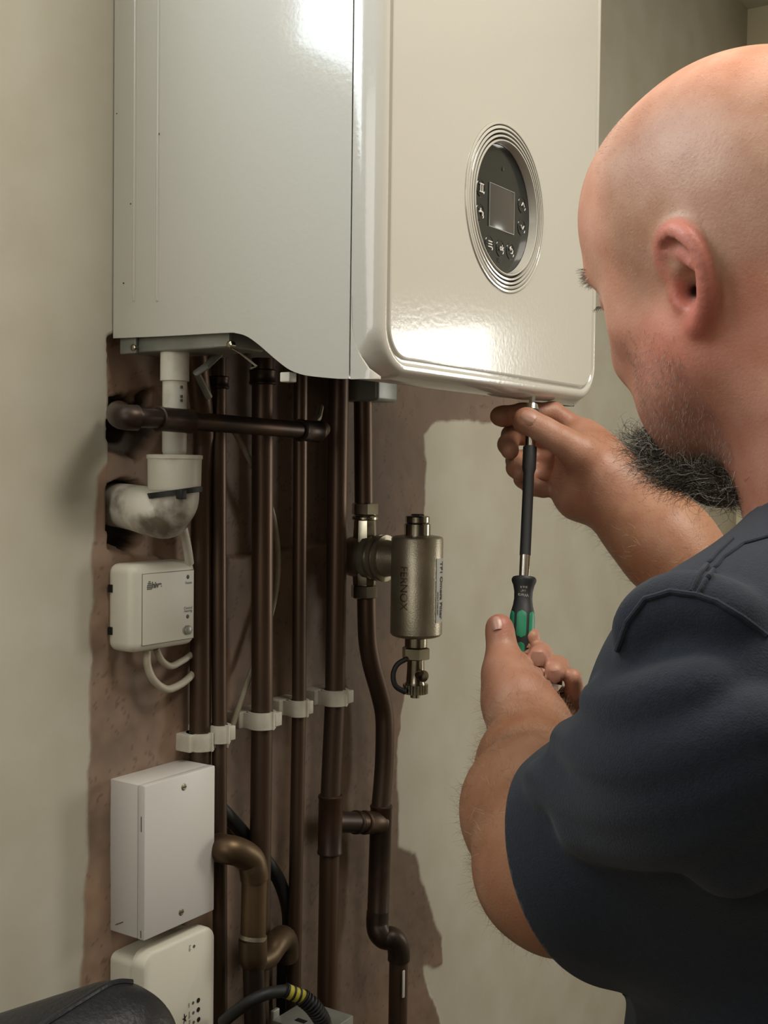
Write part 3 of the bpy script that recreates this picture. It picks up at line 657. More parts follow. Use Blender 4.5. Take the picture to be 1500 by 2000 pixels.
for t in (.02, .35, .66, .97):
    a = W(558, 1935, -.105); b = W(594, 1949, -.115); c = a.lerp(b, t); d = (b-a).normalized(); MB().lathe(c-d*.0013, d, [(0, .0068), (.0003, .0073), (.0022, .0073), (.0026, .0068)], 16).build('black_band', 'rubber', cb)
pp, rr_ = spline([Vector(x) for x in (W(590, 1948, -.115), W(607, 1962, -.12), W(620, 1978, -.122), W(630, 1996, -.12), W(634, 2025, -.113))], [.007]*5, 14)
rr_ = [.0074+(.0012 if i % 4 < 2 else -.0008) for i in range(len(pp))]
MB().tube(pp, rr_, 14).build('ribbed_boot', 'rubber', cb)
# black hose crossing behind
tag(MB().tube([W(415, 1560, -.012), W(442, 1590, -.012), W(478, 1630, -.012), W(515, 1675, -.014), W(545, 1720, -.014), W(562, 1775, -.018), W(563, 1830, -.016), W(556, 1900, -.014), W(552, 2010, -.012), floorpt(W(552, 2010, -.012))], .0072, 16, smooth=8).build('hose', 'rubber'), 'thick black hose curving behind the pipes', 'hose')
# brass trap
tr = empty('brass_trap', W(500, 1850, -.055), 'brass elbow and tee fitting in front of the third pipe', 'fitting')
ty = -.062
MB().tube([W(426, 1655, -.030), W(431, 1656, -.040), W(444, 1659, -.051), W(466, 1664, -.057), W(488, 1678, -.060), W(495, 1698, ty), W(497, 1716, ty)], .0138, 28, smooth=8).build('elbow', 'brass', tr)
MB().tube([W(497, 1708, ty), W(494, 1838, ty)], .0125, 28).build('drop_tube', 'brass', tr)
sleeve(tr, W(495, 1826, ty), W(494, 1834, ty), .0134, 'nickel', 'solder_ring', False)
MB().tube([W(494, 1834, ty), W(494, 1868, ty), W(499, 1882, ty+.002), W(505, 1886, ty+.003)], [.0140, .0140, .012, .008], 28, smooth=5).build('tee_body', 'brass', tr)
MB().tube([W(505, 1880, ty+.002), W(523, 1868, -.056), W(538, 1845, -.052), W(551, 1832, -.045), W(560, 1842, -.038), W(562, 1870, -.034)], [.009, .012, .0128, .0128, .012, .0115], 24, smooth=7).build('branch_elbow', 'brass', tr)
q = W(540, 1985, -.05); tr2 = MB().tube([W(494, 1860, ty), W(498, 2000, ty), up_to(W(498, 2000, ty), .02)], .0105, 20).build('lower_tube', 'copperdark', tr)
# white cable behind pipes
wc = [(382, 700), (392, 730), (410, 775), (435, 815), (462, 850), (490, 903), (516, 955), (535, 1015), (543, 1090), (538, 1160), (520, 1230), (491, 1310), (468, 1375), (447, 1440), (440, 1460)]
tag(MB().tube([W(a, b, -.0155) for a, b in wc], .0030, 10, smooth=5).build('cable', 'cable'), 'long white cable weaving behind the copper pipes', 'cable')
fl = [(425, 690), (400, 715), (380, 725)]
tag(MB().tube([W(430, 690, -.07), W(402, 716, -.07), W(384, 728, -.065), W(396, 752, -.055), W(408, 775, -.05)], .0034, 10).build('cable', 'galv'), 'kinked grey cable tail just under the boiler bracket', 'cable')

# ------------------------------------------------------------------ screwdriver
T0, T1 = W(1040, 764, -.276), Q(1016, 1300, 1.088)
AX = (T1-T0).normalized()
def tpy(py):                              # distance along the tool for a pixel row
    best = min(range(0, 601), key=lambda i: abs(proj(T0.lerp(T1, i/500))[1]-py)); return (T1-T0).length*best/500
def proj(p):
    v = p-CAM; d = v.dot(fw); return 750+F*v.dot(rt)/d, 1000-F*v.dot(up)/d, d
def tool():
    root = empty('screwdriver', T0+AX*tpy(1200), 'long black screwdriver with a green and black grip held under the boiler', 'screwdriver')
    f = Vector((CAM.x, CAM.y, 1.5))-T0; f = (f-AX*f.dot(AX)).normalized()
    t = tpy
    MB().lathe(T0, AX, [(t(764), .003), (t(766), .0045), (t(769), .0045), (t(770), .0033), (t(790), .0033)], 6, a0=f).build('hex_bit', 'chrome', root, ang=20)
    MB().lathe(T0, AX, [(t(789), .0035), (t(790), .0058), (t(797), .0066), (t(803), .0066), (t(806), .0072), (t(846), .0072), (t(848), .006), (t(856), .0052), (t(874), .0052)], 28).build('bit_holder', 'chrome', root)
    MB().lathe(T0, AX, [(t(801), .0068), (t(803), .0074), (t(838), .0074), (t(840), .0068)], 28).build('holder_sleeve', 'dark', root)
    MB().lathe(T0, AX, [(t(871), .0046), (t(873), .0066), (t(915), .0066), (t(925), .0052), (t(1084), .0052), (t(1086), .004)], 28).build('shaft', 'rubber', root)
    MB().lathe(T0, AX, [(t(1083), .0042), (t(1085), .0049), (t(1130), .0049)], 28).build('ferrule', 'chrome', root)
    prof = [(1127, .006), (1128, .0105), (1131, .0115), (1136, .0114), (1144, .0098), (1156, .0086), (1170, .0084), (1182, .0092), (1195, .0108), (1205, .0113), (1235, .0113), (1252, .0110), (1266, .0100), (1276, .0096), (1288, .0104), (1300, .0110), (1312, .0105), (1322, .007)]
    def tl(py):
        return t(py) if py <= 1300 else t(1300)+(py-1300)*.00047
    PR = [(tl(a), b) for a, b in prof]
    hd = MB().lathe(T0, AX, PR, 40, a0=f).build('handle', 'rubber', root)
    def rad(h):
        for (a, ra), (b, rb) in zip(PR, PR[1:]):
            if a <= h <= b: return ra+(rb-ra)*(h-a)/(b-a)
        return .01
    c = AX.cross(f)
    def pad(py0, py1, az, hw):
        s = MB(); V = []; Fc = []; n, m = 16, 6; h0, h1 = tl(py0), tl(py1)
        for i in range(n+1):
            h = h0+(h1-h0)*i/n; e = min(h-h0, h1-h); rr = hw*.9; k = hw if e > rr else hw*math.sqrt(max(0, 1-((rr-e)/rr)**2))
            for j in range(m+1):
                u = (j/m*2-1)*k/.0113; R_ = rad(h)+.0005*(1-.7*abs(j/m*2-1)**4); a = az+u; V.append(T0+AX*h+(f*math.cos(a)+c*math.sin(a))*R_)
        for i in range(n):
            for j in range(m): b = i*(m+1)+j; Fc.append((b, b+1, b+m+2, b+m+1))
        s.add(V, Fc).build('grip_pad', 'green', hd)
    for k in range(6): pad(1196, 1249, k*math.pi/3+.05, .0046)
    for k in range(6): pad(1257, 1296, k*math.pi/3+.05, .0042)
    X = -c if (-c).dot(rt) > 0 else c
    s = MB(); X = X.normalized()
    for py, txt, sz in ((1150, '816 R', .0028), (1157, '1/4"', .003), (1165, 'Wera', .0042)):
        h = tl(py); put_text(s, txt, sz, T0+AX*h+f*(rad(h)+.0004), -X, AX)
    s.build('print', 'galv', hd)['kind'] = 'stuff'
    return root
tool()

# ------------------------------------------------------------------ smooth implicit surfaces (for bodies and cloth)
class Field:
    """list of primitives; each op: (distance function, centre, bounding radius, blend, sign, group)"""
    def __init__(s): s.ops = []; s.A = []
    def cone(s, a, b, ra, rb, k=.008, g=0, sign=1, disp=None):
        a, b = np.array(a, float), np.array(b, float); ab = b-a; L2 = float(ab@ab)+1e-12
        def f(P):
            h = np.clip(((P-a)@ab)/L2, 0, 1); q = P-a-h[:, None]*ab
            d = np.sqrt((q*q).sum(1))-(ra+(rb-ra)*h)
            return d if disp is None else d+disp(P)
        s.ops.append((f, (a+b)/2, math.sqrt(L2)/2+max(ra, rb), k, sign, g)); return s
    def chain(s, pts, k=.004, g=0, sign=1):
        for (p, r), (q, t) in zip(pts, pts[1:]): s.cone(p, q, r, t, k, g, sign)
        return s
    def ell(s, c, rad, R=None, k=.01, g=0, sign=1):
        c, rad = np.array(c, float), np.array(rad, float); R = np.eye(3) if R is None else np.array(R, float)
        m = rad.min()
        def f(P):
            q = (P-c)@R; k0 = np.sqrt(((q/rad)**2).sum(1)); k1 = np.sqrt(((q/rad**2)**2).sum(1))
            return np.where(k1 > 1e-9, k0*(k0-1)/np.maximum(k1, 1e-9), -m)
        s.ops.append((f, c, float(rad.max()), k, sign, g)); return s
    def rbox(s, c, h, r, R, k=.01, g=0):
        c, h = np.array(c, float), np.array(h, float); R = np.array(R, float)
        def f(P):
            q = np.abs((P-c)@R)-h+r; return np.sqrt((np.maximum(q, 0)**2).sum(1))+np.minimum(q.max(1), 0)-r
        s.ops.append((f, c, float(np.linalg.norm(h)), k, 1, g)); return s
    def __call__(s, P, act=None):
        out = np.full(len(P), 1.0); cur = None; cg = None
        groups = {}
        for i, (f, c, r, k, sg, g) in enumerate(s.ops):
            if act is not None and not act[i]: continue
            d = f(P)
            if sg > 0:
                if g not in groups: groups[g] = d
                else: groups[g] = smin(groups[g], d, k)
            else:
                if g in groups: groups[g] = -smin(-groups[g], d, k)
        first = True
        for g in sorted(groups):
            if first: out = groups[g]; first = False
            else: out = smin(out, groups[g], GK.get(g, .003))
        return out
GK = {}
def smin(a, b, k):
    h = np.maximum(k-np.abs(a-b), 0)/k; return np.minimum(a, b)-h*h*k*.25
def surface(fld, cell, lo=None, hi=None, n=24):
    """sparse surface nets over a field"""
    C = np.array([o[1] for o in fld.ops]); Rb = np.array([o[2] for o in fld.ops]); K = np.array([o[3] for o in fld.ops])
    if lo is None:
        pos = [i for i, o in enumerate(fld.ops) if o[4] > 0]
        lo = (C[pos]-Rb[pos, None]).min(0)-.01; hi = (C[pos]+Rb[pos, None]).max(0)+.01
    lo = np.array(lo); hi = np.array(hi); B = cell*n; nb = np.ceil((hi-lo)/B).astype(int)
    ctr = np.stack(np.meshgrid(*[np.arange(k) for k in nb], indexing='ij'), -1).reshape(-1, 3)
    cc = lo+(ctr+.5)*B; half = B*math.sqrt(3)/2+cell*2
    dv = fld(cc); keep = np.abs(dv) < half*1.7+.02
    NN = nb*n+2; gid = lambda I: (I[..., 0]*NN[1]+I[..., 1])*NN[2]+I[..., 2]
    ar = np.arange(n+1); G = np.stack(np.meshgrid(ar, ar, ar, indexing='ij'), -1).reshape(-1, 3)
    ids = []; vs = []; quads = []
    corners = [(a, b, c) for a in (0, 1) for b in (0, 1) for c in (0, 1)]
    edges = [(i, j) for i in range(8) for j in range(i+1, 8) if sum(abs(corners[i][t]-corners[j][t]) for t in range(3)) == 1]
    for bi in np.nonzero(keep)[0]:
        base = ctr[bi]*n
        act = (np.linalg.norm(C-cc[bi], axis=1)-Rb) < half+K+.015
        P = lo+(base+G)*cell; v = fld(P, act).reshape(n+1, n+1, n+1) if act.any() else None
        if v is None or v.min() > 0 or v.max() < 0: continue
        cv = [v[a:n+a, b:n+b, c:n+c] for a, b, c in corners]; sg = [x < 0 for x in cv]; cnt = sum(x.astype(int) for x in sg)
        m = (cnt > 0) & (cnt < 8); I = np.stack(np.nonzero(m), -1); cv = [x[m] for x in cv]; sg = [x[m] for x in sg]
        acc = np.zeros((len(I), 3)); w = np.zeros(len(I))
        for i, j in edges:
            x = sg[i] != sg[j]; t = np.where(x, cv[i]/np.where(x, cv[i]-cv[j], 1), 0)
            p = np.array(corners[i])+(np.array(corners[j])-np.array(corners[i]))*t[:, None]; acc += p*x[:, None]; w += x
        vs.append(lo+(base+I+acc/w[:, None])*cell); ids.append(gid(base+I+1))
        for ax in range(3):
            sl0 = [slice(0, n)]*3; sl1 = [slice(0, n)]*3; sl1[ax] = slice(1, n+1)
            a = v[tuple(sl0)] < 0; b = v[tuple(sl1)] < 0; J = np.stack(np.nonzero(a != b), -1)
            if not len(J): continue
            flip = a[tuple(J.T)]; u, w_ = [(1, 2), (2, 0), (0, 1)][ax]; q = []
            for du, dw in ((1, 1), (0, 1), (0, 0), (1, 0)):
                K_ = base+J+1; K_ = K_.copy(); K_[:, u] -= du; K_[:, w_] -= dw; q.append(gid(K_))
            q = np.stack(q, -1); q[~flip] = q[~flip][:, ::-1]; quads.append(q)
    ids = np.concatenate(ids); V = np.concatenate(vs); o = np.argsort(ids); ids = ids[o]; V = V[o]
    Qd = np.concatenate(quads); pos = np.clip(np.searchsorted(ids, Qd), 0, len(ids)-1); ok = (ids[pos] == Qd).all(1); Fq = pos[ok]
    # light relaxation, keeps shape
    for _ in range(2):
        acc = np.zeros_like(V); w = np.zeros(len(V))
        for a, b in ((0, 1), (1, 2), (2, 3), (3, 0)):
            for i, j in ((a, b), (b, a)):
                for t in range(3): acc[:, t] += np.bincount(Fq[:, i], V[Fq[:, j], t], len(V))
                w += np.bincount(Fq[:, i], minlength=len(V))
        V = V*.5+.5*acc/np.maximum(w, 1)[:, None]
    return V, Fq
def grad(fld, P, e=.0008):
    g = np.stack([fld(P+np.eye(3)[i]*e)-fld(P-np.eye(3)[i]*e) for i in range(3)], -1); return g/np.maximum(np.linalg.norm(g, axis=1, keepdims=True), 1e-9)
def trace(fld, px, py, d0=.35, d1=1.6):
    """first surface point seen from CAM along a pixel ray"""
    o = np.array(CAM); v = np.array(ray(px, py)); t = d0
    for _ in range(160):
        d = float(fld((o+v*t)[None])[0])
        if d < .0004: return Vector(o+v*t)
        t += d*.8
        if t > d1: return None
def strands(name, roots, dirs, L, rad, curl, parent, cols, seg=5, grav=0, seed=1, kind='stuff'):
    rs = np.random.RandomState(seed); n = len(roots); V = []; Cc = []
    P = roots.copy(); D = dirs/np.linalg.norm(dirs, axis=1, keepdims=True); step = (L/seg)[:, None]
    A = np.cross(D, rs.randn(n, 3)); A /= np.linalg.norm(A, axis=1, keepdims=True); ph = rs.rand(n)*6.28
    rings = []
    for i in range(seg+1):
        r = rad*(1-.75*i/seg); a = A-D*(A*D).sum(1, keepdims=True); a /= np.linalg.norm(a, axis=1, keepdims=True); b = np.cross(D, a)
        rings.append(np.stack([P+(a*math.cos(t)+b*math.sin(t))*r for t in (0, 2.094, 4.189)], 1))
        P = P+D*step; D = D+curl*(a*np.cos(ph)[:, None]+b*np.sin(ph)[:, None])+np.array([0, 0, -grav]); ph = ph+rs.uniform(-.5, .9, n); D /= np.linalg.norm(D, axis=1, keepdims=True)
    R = np.stack(rings, 1).reshape(-1, 3); m = (seg+1)*3; base = (np.arange(n)*m)[:, None]; F_ = []
    for i in range(seg):
        for k in range(3): F_.append(np.array([i*3+k, i*3+(k+1) % 3, (i+1)*3+(k+1) % 3, (i+1)*3+k])[None]+base)
    Fq = np.stack(F_, 1).reshape(-1, 4)
    me = mesh_np(name, R, Fq, np.repeat(cols, m, 0)); o = link(name, me, 'hair', parent, smooth=False); o['kind'] = kind; return o

# ------------------------------------------------------------------ the person
def person():
    mm = .001
    # head frame: x forward, y to his left, z up
    ya, tilt, side = math.radians(74.8), math.radians(12), math.radians(10.3)
    Fh = Vector((math.cos(ya), math.sin(ya), 0)); Lf = Vector((0, 0, 1)).cross(Fh); fx = Fh*math.cos(tilt)-Vector((0, 0, 1))*math.sin(tilt); fz = fx.cross(Lf)
    fz, Lf = (fz*math.cos(side)+Lf*math.sin(side)), (Lf*math.cos(side)-fz*math.sin(side))
    O = Vector((-.0072, -.5729, 1.6216))
    RH = np.array([list(fx), list(Lf), list(fz)]).T           # columns = axes
    H = lambda x, y, z: O+(fx*x+Lf*y+fz*z)*mm
    sh = Q(1480, 1390, .60); el = Q(1092, 1686, .775); wr = Q(1036, 1432, 1.0)
    B = Field()
    E = lambda c, r, k=.01, g=0, sg=1, R=None: B.ell(H(*c), [t*mm for t in r], RH if R is None else R, k, g, sg)
    Cn = lambda a, b, ra, rb, k=.008, g=0, sg=1: B.cone(H(*a), H(*b), ra*mm, rb*mm, k, g, sg)
    E((-6, 0, 48), (101, 78, 90)); E((-30, 0, 30), (76, 76, 72), .02); E((36, 0, 52), (62, 66, 66), .02)
    E((46, 0, -28), (42, 50, 64), .03); E((20, 0, -22), (50, 64, 60), .03)
    for s in (1, -1):
        Cn((4, s*55, -44), (62, s*18, -85), 16, 16, .03); Cn((58, s*38, -8), (78, s*24, -26), 15, 15, .025)
        Cn((80, s*36, 31), (95, s*9, 33), 9, 9, .016)
        Cn((16, s*56, -32), (54, s*38, -62), 16, 14, .03); Cn((54, s*47, 14), (56, s*46, -6), 11, 11, .02)
    E((66, 0, -88), (15, 20, 17), .02); Cn((90, 0, 22), (102, 0, -14), 7, 10, .012); E((97, 0, -19), (10, 15, 8), .01)
    Cn((67, 0, -50), (67, 0, -78), 20, 19, .02); Cn((84, -16, -55), (84, 16, -55), 6, 6, .008); Cn((83, -14, -66), (83, 14, -66), 7, 7, .008)
    for s in (1, -1): E((93, s*33, 15), (13, 17, 12), .010, 0, -1)
    for s in (1, -1): E((76, s*30, 16), (12, 14, 12), .006)
    # neck
    nb = O+Vector((.020, -.070, -.150)); print('nb', proj(nb))
    B.cone(H(-38, 0, -22), nb, .060, .066, .03); B.cone(H(-4, 0, -50), nb+Vector((.004, .008, 0)), .044, .050, .035)
    B.cone(H(-55, 0, 0), nb+Vector((0, -.02, 0)), .052, .062, .04)
    # ears
    for s in (1, -1):
        g = 1 if s > 0 else 2; GK[g] = .008
        # ear plane: u backwards, v up, w outwards; swung open to the back
        sw = math.radians(20); u = Vector((-math.cos(sw), s*math.sin(sw), 0)); w = Vector((math.sin(sw), s*math.cos(sw), 0))
        o = Vector((0, s*73, 0))
        def EP(a, b, c=0): p = o+u*(a*.88)+w*c+Vector((0, 0, b*.86)); return H(p.x, p.y, p.z)
        hel = [(-6, 4, 1, 3.2), (-9, 16, 3, 4), (-7, 28, 5, 4.6), (2, 36, 7, 5), (14, 37, 8, 5.2), (24, 30, 8, 5), (28, 18, 7, 4.8), (27, 4, 6, 4.6), (22, -10, 5, 4.8), (14, -20, 4, 5.4), (6, -27, 3, 6.2), (2, -25, 1, 5)]
        hp_, hr_ = spline([EP(a, b, c) for a, b, c, r in hel], [r*mm for a, b, c, r in hel], 4); B.chain(list(zip(hp_, hr_)), .002, g)
        Ru = np.array([list(fx*u.x+Lf*u.y), list(fx*w.x+Lf*w.y), list(fz)]).T
        B.ell(EP(10, 8, -1), (.018, .0042, .031), Ru, .004, g)
        B.ell(EP(2, 2, -5), (.013, .008, .026), Ru, .008, g)
        B.chain([(EP(2, 26, 2), .003), (EP(12, 22, 4), .0034), (EP(18, 10, 4), .0036), (EP(16, -6, 3), .0036), (EP(8, -14, 3), .004)], .004, g)
        B.cone(EP(-6, -2, 3), EP(-4, -8, 4), .005, .0045, .004, g)
        [B.ell(EP(7, -1, 5), (.0105, .011, .0125), Ru, .004, gg, -1) for gg in (g, 0)]
        [B.cone(EP(4, -3, 6), EP(-3, -4, -16), .0052, .0040, .003, gg, -1) for gg in (g, 0)]
        B.chain([(EP(0, 30, 8), .0028), (EP(12, 30, 9), .003), (EP(22, 20, 9), .003), (EP(21, 4, 8), .0028)], .003, g, -1)
    # left arm (holds the grip)
    B.chain([(sh, .050), (sh.lerp(el, .5), .045), (el, .042)], .03, 3); GK[3] = .02
    f1 = Q(1048, 1575, .872); f2 = Q(1040, 1500, .945)
    B.chain([(el, .042), (f1, .0455), (f2, .0385), (wr, .031)], .03, 3)
    B.cone(Q(1070, 1722, .78), Q(1102, 1745, .765), .029, .031, .03, 3); B.cone(Q(1040, 1600, .85), Q(1075, 1690, .79), .036, .036, .04, 3)
    def chain(l, k, g): B.chain([(Q(x, y, d+(.037 if g >= 8 else 0)), r*mm*(1.03 if g >= 8 else 1)) for x, y, d, r in l], k, g)
    # left hand
    chain([(1036, 1432, 1.0, 31), (1010, 1370, 1.035, 27), (995, 1322, 1.06, 21)], .02, 3)
    chain([(1006, 1362, 1.02, 24), (986, 1308, 1.045, 17), (980, 1266, 1.058, 10.6), (976, 1230, 1.062, 10.0), (975, 1224, 1.062, 9.6)], .012, 3)
    chain([(1050, 1420, 1.02, 25), (1058, 1392, 1.085, 16), (1098, 1402, 1.085, 13)], .02, 3)
    chain([(998, 1325, 1.085, 18), (1030, 1350, 1.115, 15), (1066, 1385, 1.115, 13)], .02, 3)
    chain([(985, 1300, 1.085, 13), (1000, 1262, 1.112, 11), (1030, 1243, 1.108, 9.8), (1037, 1245, 1.092, 8.8)], .004, 4)
    chain([(1010, 1330, 1.10, 13), (1050, 1280, 1.118, 10.8), (1056, 1278, 1.085, 10.4), (1051, 1283, 1.055, 9.6)], .004, 5)
    chain([(1035, 1355, 1.11, 12.5), (1088, 1305, 1.112, 10.4), (1090, 1303, 1.080, 10), (1083, 1313, 1.050, 9.5)], .004, 6)
    chain([(1065, 1390, 1.09, 12), (1120, 1385, 1.085, 9.5), (1123, 1350, 1.070, 8.8), (1119, 1322, 1.055, 7.8)], .004, 7)
    # right arm and hand (steadies the bit)
    we = Q(1192, 950, 1.157); ee = Q(1490, 1275, 1.07)
    B.chain([(ee, .045), (Q(1300, 1062, 1.12), .040), (Q(1240, 1000, 1.145), .034), (we, .0305)], .03, 8)
    chain([(1192, 950, 1.12, 30), (1150, 905, 1.13, 26), (1125, 880, 1.145, 19)], .02, 8)
    chain([(1190, 935, 1.12, 26), (1160, 885, 1.145, 18), (1138, 848, 1.152, 14.5)], .02, 8)
    chain([(1185, 970, 1.125, 22), (1130, 965, 1.135, 20), (1105, 950, 1.148, 15)], .02, 8)
    chain([(1180, 930, 1.105, 20), (1135, 885, 1.100, 15.5), (1095, 860, 1.098, 12), (1062, 840, 1.101, 10.8), (1028, 822, 1.104, 10.6), (1026, 822, 1.104, 10.2)], .010, 8)
    chain([(1138, 848, 1.155, 13), (1080, 806, 1.158, 10.6), (1020, 808, 1.150, 10.2), (982, 813, 1.142, 9.8), (975, 813, 1.142, 9)], .004, 9)
    chain([(1130, 875, 1.16, 12.5), (1040, 850, 1.178, 10.4), (1000, 850, 1.165, 10.2), (992, 868, 1.140, 9.6), (996, 880, 1.128, 8.8)], .004, 10)
    chain([(1120, 905, 1.16, 12), (1045, 893, 1.178, 10), (1008, 900, 1.160, 9.8), (1008, 914, 1.140, 9.2), (1015, 924, 1.132, 8.4)], .004, 11)
    chain([(1108, 940, 1.155, 11.5), (1045, 925, 1.168, 9.2), (1022, 935, 1.158, 9), (1038, 950, 1.144, 8.6), (1062, 957, 1.140, 8.2)], .004, 12)
    for g in range(4, 8): GK[g] = .0035
    for g in range(9, 13): GK[g] = .0035
    GK[8] = .004
    # upper right arm, torso and legs, all under the clothes
    shr = Vector((.235, -.63, 1.415)); sp = Vector((.05, -.66, 0))
    B.chain([(shr, .058), (ee, .046)], .03, 13); GK[13] = .02
    B.chain([(nb, .06), (sp+Vector((0, 0, 1.38)), .10)], .04, 13)
    B.ell((.05, -.655, 1.29), (.185, .115, .16), None, .05, 13); B.ell((.05, -.64, 1.08), (.165, .115, .18), None, .05, 13); B.ell((.05, -.66, .93), (.16, .11, .11), None, .05, 13)
    B.cone(sh, sp+Vector((-.06, 0, 1.38)), .055, .07, .03, 13); B.cone(shr, sp+Vector((.06, 0, 1.38)), .055, .07, .03, 13)
    for s in (-1, 1):
        hx = .05+s*.085; B.chain([((hx, -.66, .9), .085), ((hx+s*.01, -.64, .50), .058), ((hx+s*.015, -.67, .10), .042)], .03, 13); B.cone((hx+s*.02, -.70, .045), (hx+s*.03, -.53, .035), .036, .030, .02, 13)
    # fine grid for head and hands, coarse for what clothes hide
    zsplit = 1.18
    V, Fq = surface(B, .0022, lo=(-.30, -.80, 1.16), hi=(.50, -.15, 1.78))
    V2, F2 = surface(B, .012, lo=(-.30, -.80, -.02), hi=(.50, -.40, 1.165))
    # redraw grid nodes onto the true surface
    for _ in range(2):
        pass
    print('body', len(V), len(Fq))
    nv = len(V); V = np.concatenate([V, V2]); Fq = np.concatenate([Fq, F2+nv])
    # skin colour by region; hands and arms painted darker for the boiler's shade
    q = (V-np.array(O))@RH*1000; x, y, z = q.T
    head = (np.linalg.norm(q-np.array([10, 0, 0]), axis=1) < 190)
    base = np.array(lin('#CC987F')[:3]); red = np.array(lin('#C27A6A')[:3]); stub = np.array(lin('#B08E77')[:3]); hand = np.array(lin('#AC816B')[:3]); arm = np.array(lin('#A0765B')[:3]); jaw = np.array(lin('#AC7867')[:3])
    C = np.tile(base, (len(V), 1))
    def blend(c, w): nonlocal C; w = np.clip(w, 0, 1)[:, None]; C = C*(1-w)+c*w
    hw = head.astype(float)
    rs = np.random.RandomState(5)
    hl = np.clip((52-x+z*.0)/18, 0, 1)*np.clip((z+10)/15, 0, 1)*np.clip((128-z-np.abs(x+10)*.25)/30, 0, 1)*np.clip((np.abs(y)-22)/20, 0, 1)
    blend(stub, hw*hl*.75)
    blend(red, hw*.75*np.exp(-((x-20)/45)**2-((z+35)/35)**2)*(np.abs(y) > 30)); blend(red, hw*.35*np.exp(-((x+45)/35)**2-((z+30)/40)**2))
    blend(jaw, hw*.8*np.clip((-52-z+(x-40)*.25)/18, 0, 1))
    for g in (1, 2):
        ef = Field(); ef.ops = [o for o in B.ops if o[5] == g and o[4] > 0 and o[2] < .016]; near = np.nonzero(np.linalg.norm(V-np.array(H(-8, 78*(3-2*g), 2)), axis=1) < .05)[0]
        w = np.zeros(len(V)); w[near] = np.clip((.003-ef(V[near]))/.003, 0, 1); blend(np.array(lin('#C5786A')[:3]), w*.8)
        w = np.zeros(len(V)); ch = H(-3, (3-2*g)*67, -3); w = np.clip(1.5-np.linalg.norm(V-np.array(ch), axis=1)/.008, 0, 1); blend(np.array(lin('#3E211D')[:3]), w)  # shade of the ear canal painted into the skin colour
    away = 1-hw
    zz = V[:, 2]; blend(arm, away*1.0)
    for pt, r in ((Q(1010, 1310, 1.06), .13), (Q(1090, 880, 1.16), .125)):
        dd = np.linalg.norm(V-np.array(pt), axis=1); blend(hand, away*np.clip((r-dd)/.07, 0, 1))
    for pt in (Q(975, 1216, 1.05), Q(1038, 1240, 1.1), Q(1051, 1282, 1.06), Q(1083, 1314, 1.06), Q(1120, 1325, 1.07), Q(1024, 822, 1.1), Q(972, 812, 1.14), Q(994, 880, 1.13), Q(1016, 925, 1.13), Q(1065, 957, 1.14), Q(1030, 1850, .77)):
        dd = np.linalg.norm(V-np.array(pt), axis=1); blend(np.array(lin('#B4776A')[:3]), np.clip((.017-dd)/.012, 0, 1)*.7)
    C = np.concatenate([C, np.ones((len(V), 1))], 1)
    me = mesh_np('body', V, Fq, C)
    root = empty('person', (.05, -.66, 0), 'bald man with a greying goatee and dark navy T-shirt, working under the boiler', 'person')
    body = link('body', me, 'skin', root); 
    # ---------------- hair
    nf = len(Fq); fc = V[Fq].mean(1); nn = np.cross(V[Fq[:, 2]]-V[Fq[:, 0]], V[Fq[:, 3]]-V[Fq[:, 1]]); nn /= np.maximum(np.linalg.norm(nn, axis=1, keepdims=True), 1e-12)
    fq = (fc-np.array(O))@RH*1000; fx_, fy_, fz_ = fq.T
    tocam = ((fc-np.array(CAM))*nn).sum(1) < 0
    def pick(mask, n, seed): r = np.random.RandomState(seed); i = np.nonzero(mask)[0]; return i[r.randint(0, len(i), n)], r
    def cl(r, n, a, b, lightp): 
        t = r.rand(n, 1); c = np.array(lin(a)[:3])*(1-t)+np.array(lin(b)[:3])*t; l = r.rand(n) < lightp; c[l] = np.array(lin('#CFC6B4')[:3]); return np.concatenate([c, np.ones((n, 1))], 1)
    hd = np.abs(fq[:, 0]) < 160
    bz = (fx_ > 6) & (fz_ < -68+np.clip((fx_-70), -30, 0)*.4) & (fz_ > -125) & (np.abs(fy_) < 34) & (np.linalg.norm(fq, axis=1) < 150)
    n = 9500; i, r = pick(bz, n, 11); root_ = fc[i]+(r.rand(n, 3)-.5)*.002
    D = nn[i]*.5-np.array(fx)*.38+np.array(fz)*-.85+np.array([0, 0, -.6])+r.randn(n, 3)*.36+np.array(Lf)*(fy_[i]/60)[:, None]
    strands('goatee', root_, D, .018+.026*r.rand(n), .00019, .5, root, cl(r, n, '#211B18', '#63584C', .2), 10, .05, 12)
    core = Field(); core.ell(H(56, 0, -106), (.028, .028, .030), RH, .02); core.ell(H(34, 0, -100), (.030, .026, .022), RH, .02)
    Vc, Fc_ = surface(core, .003); MT['beardcore'] = mat('dark_beard_core', '#1C1814', .9); link('beard_mass', mesh_np('beard_mass', Vc, Fc_), 'beardcore', root)['kind'] = 'stuff'  # dark core under the goatee strands
    st = (fx_ > 12) & (fx_ < 75) & (fz_ < -8) & (fz_ > -105) & (np.linalg.norm(fq, axis=1) < 150) & tocam & (np.abs(fy_) > 20)
    n = 3200; i, r = pick(st & (fx_ < 64) & (np.random.RandomState(8).rand(len(fc)) < np.clip((-6-(44-fx_)*.2-fz_)/38, 0, 1)), n, 21); strands('stubble', fc[i]+(r.rand(n, 3)-.5)*.002, nn[i]*.6-np.array(fz)*.8+r.randn(n, 3)*.3, .0015+.0025*r.rand(n), .00007, .1, root, cl(r, n, '#665044', '#9C8474', .15), 2, 0, 22)
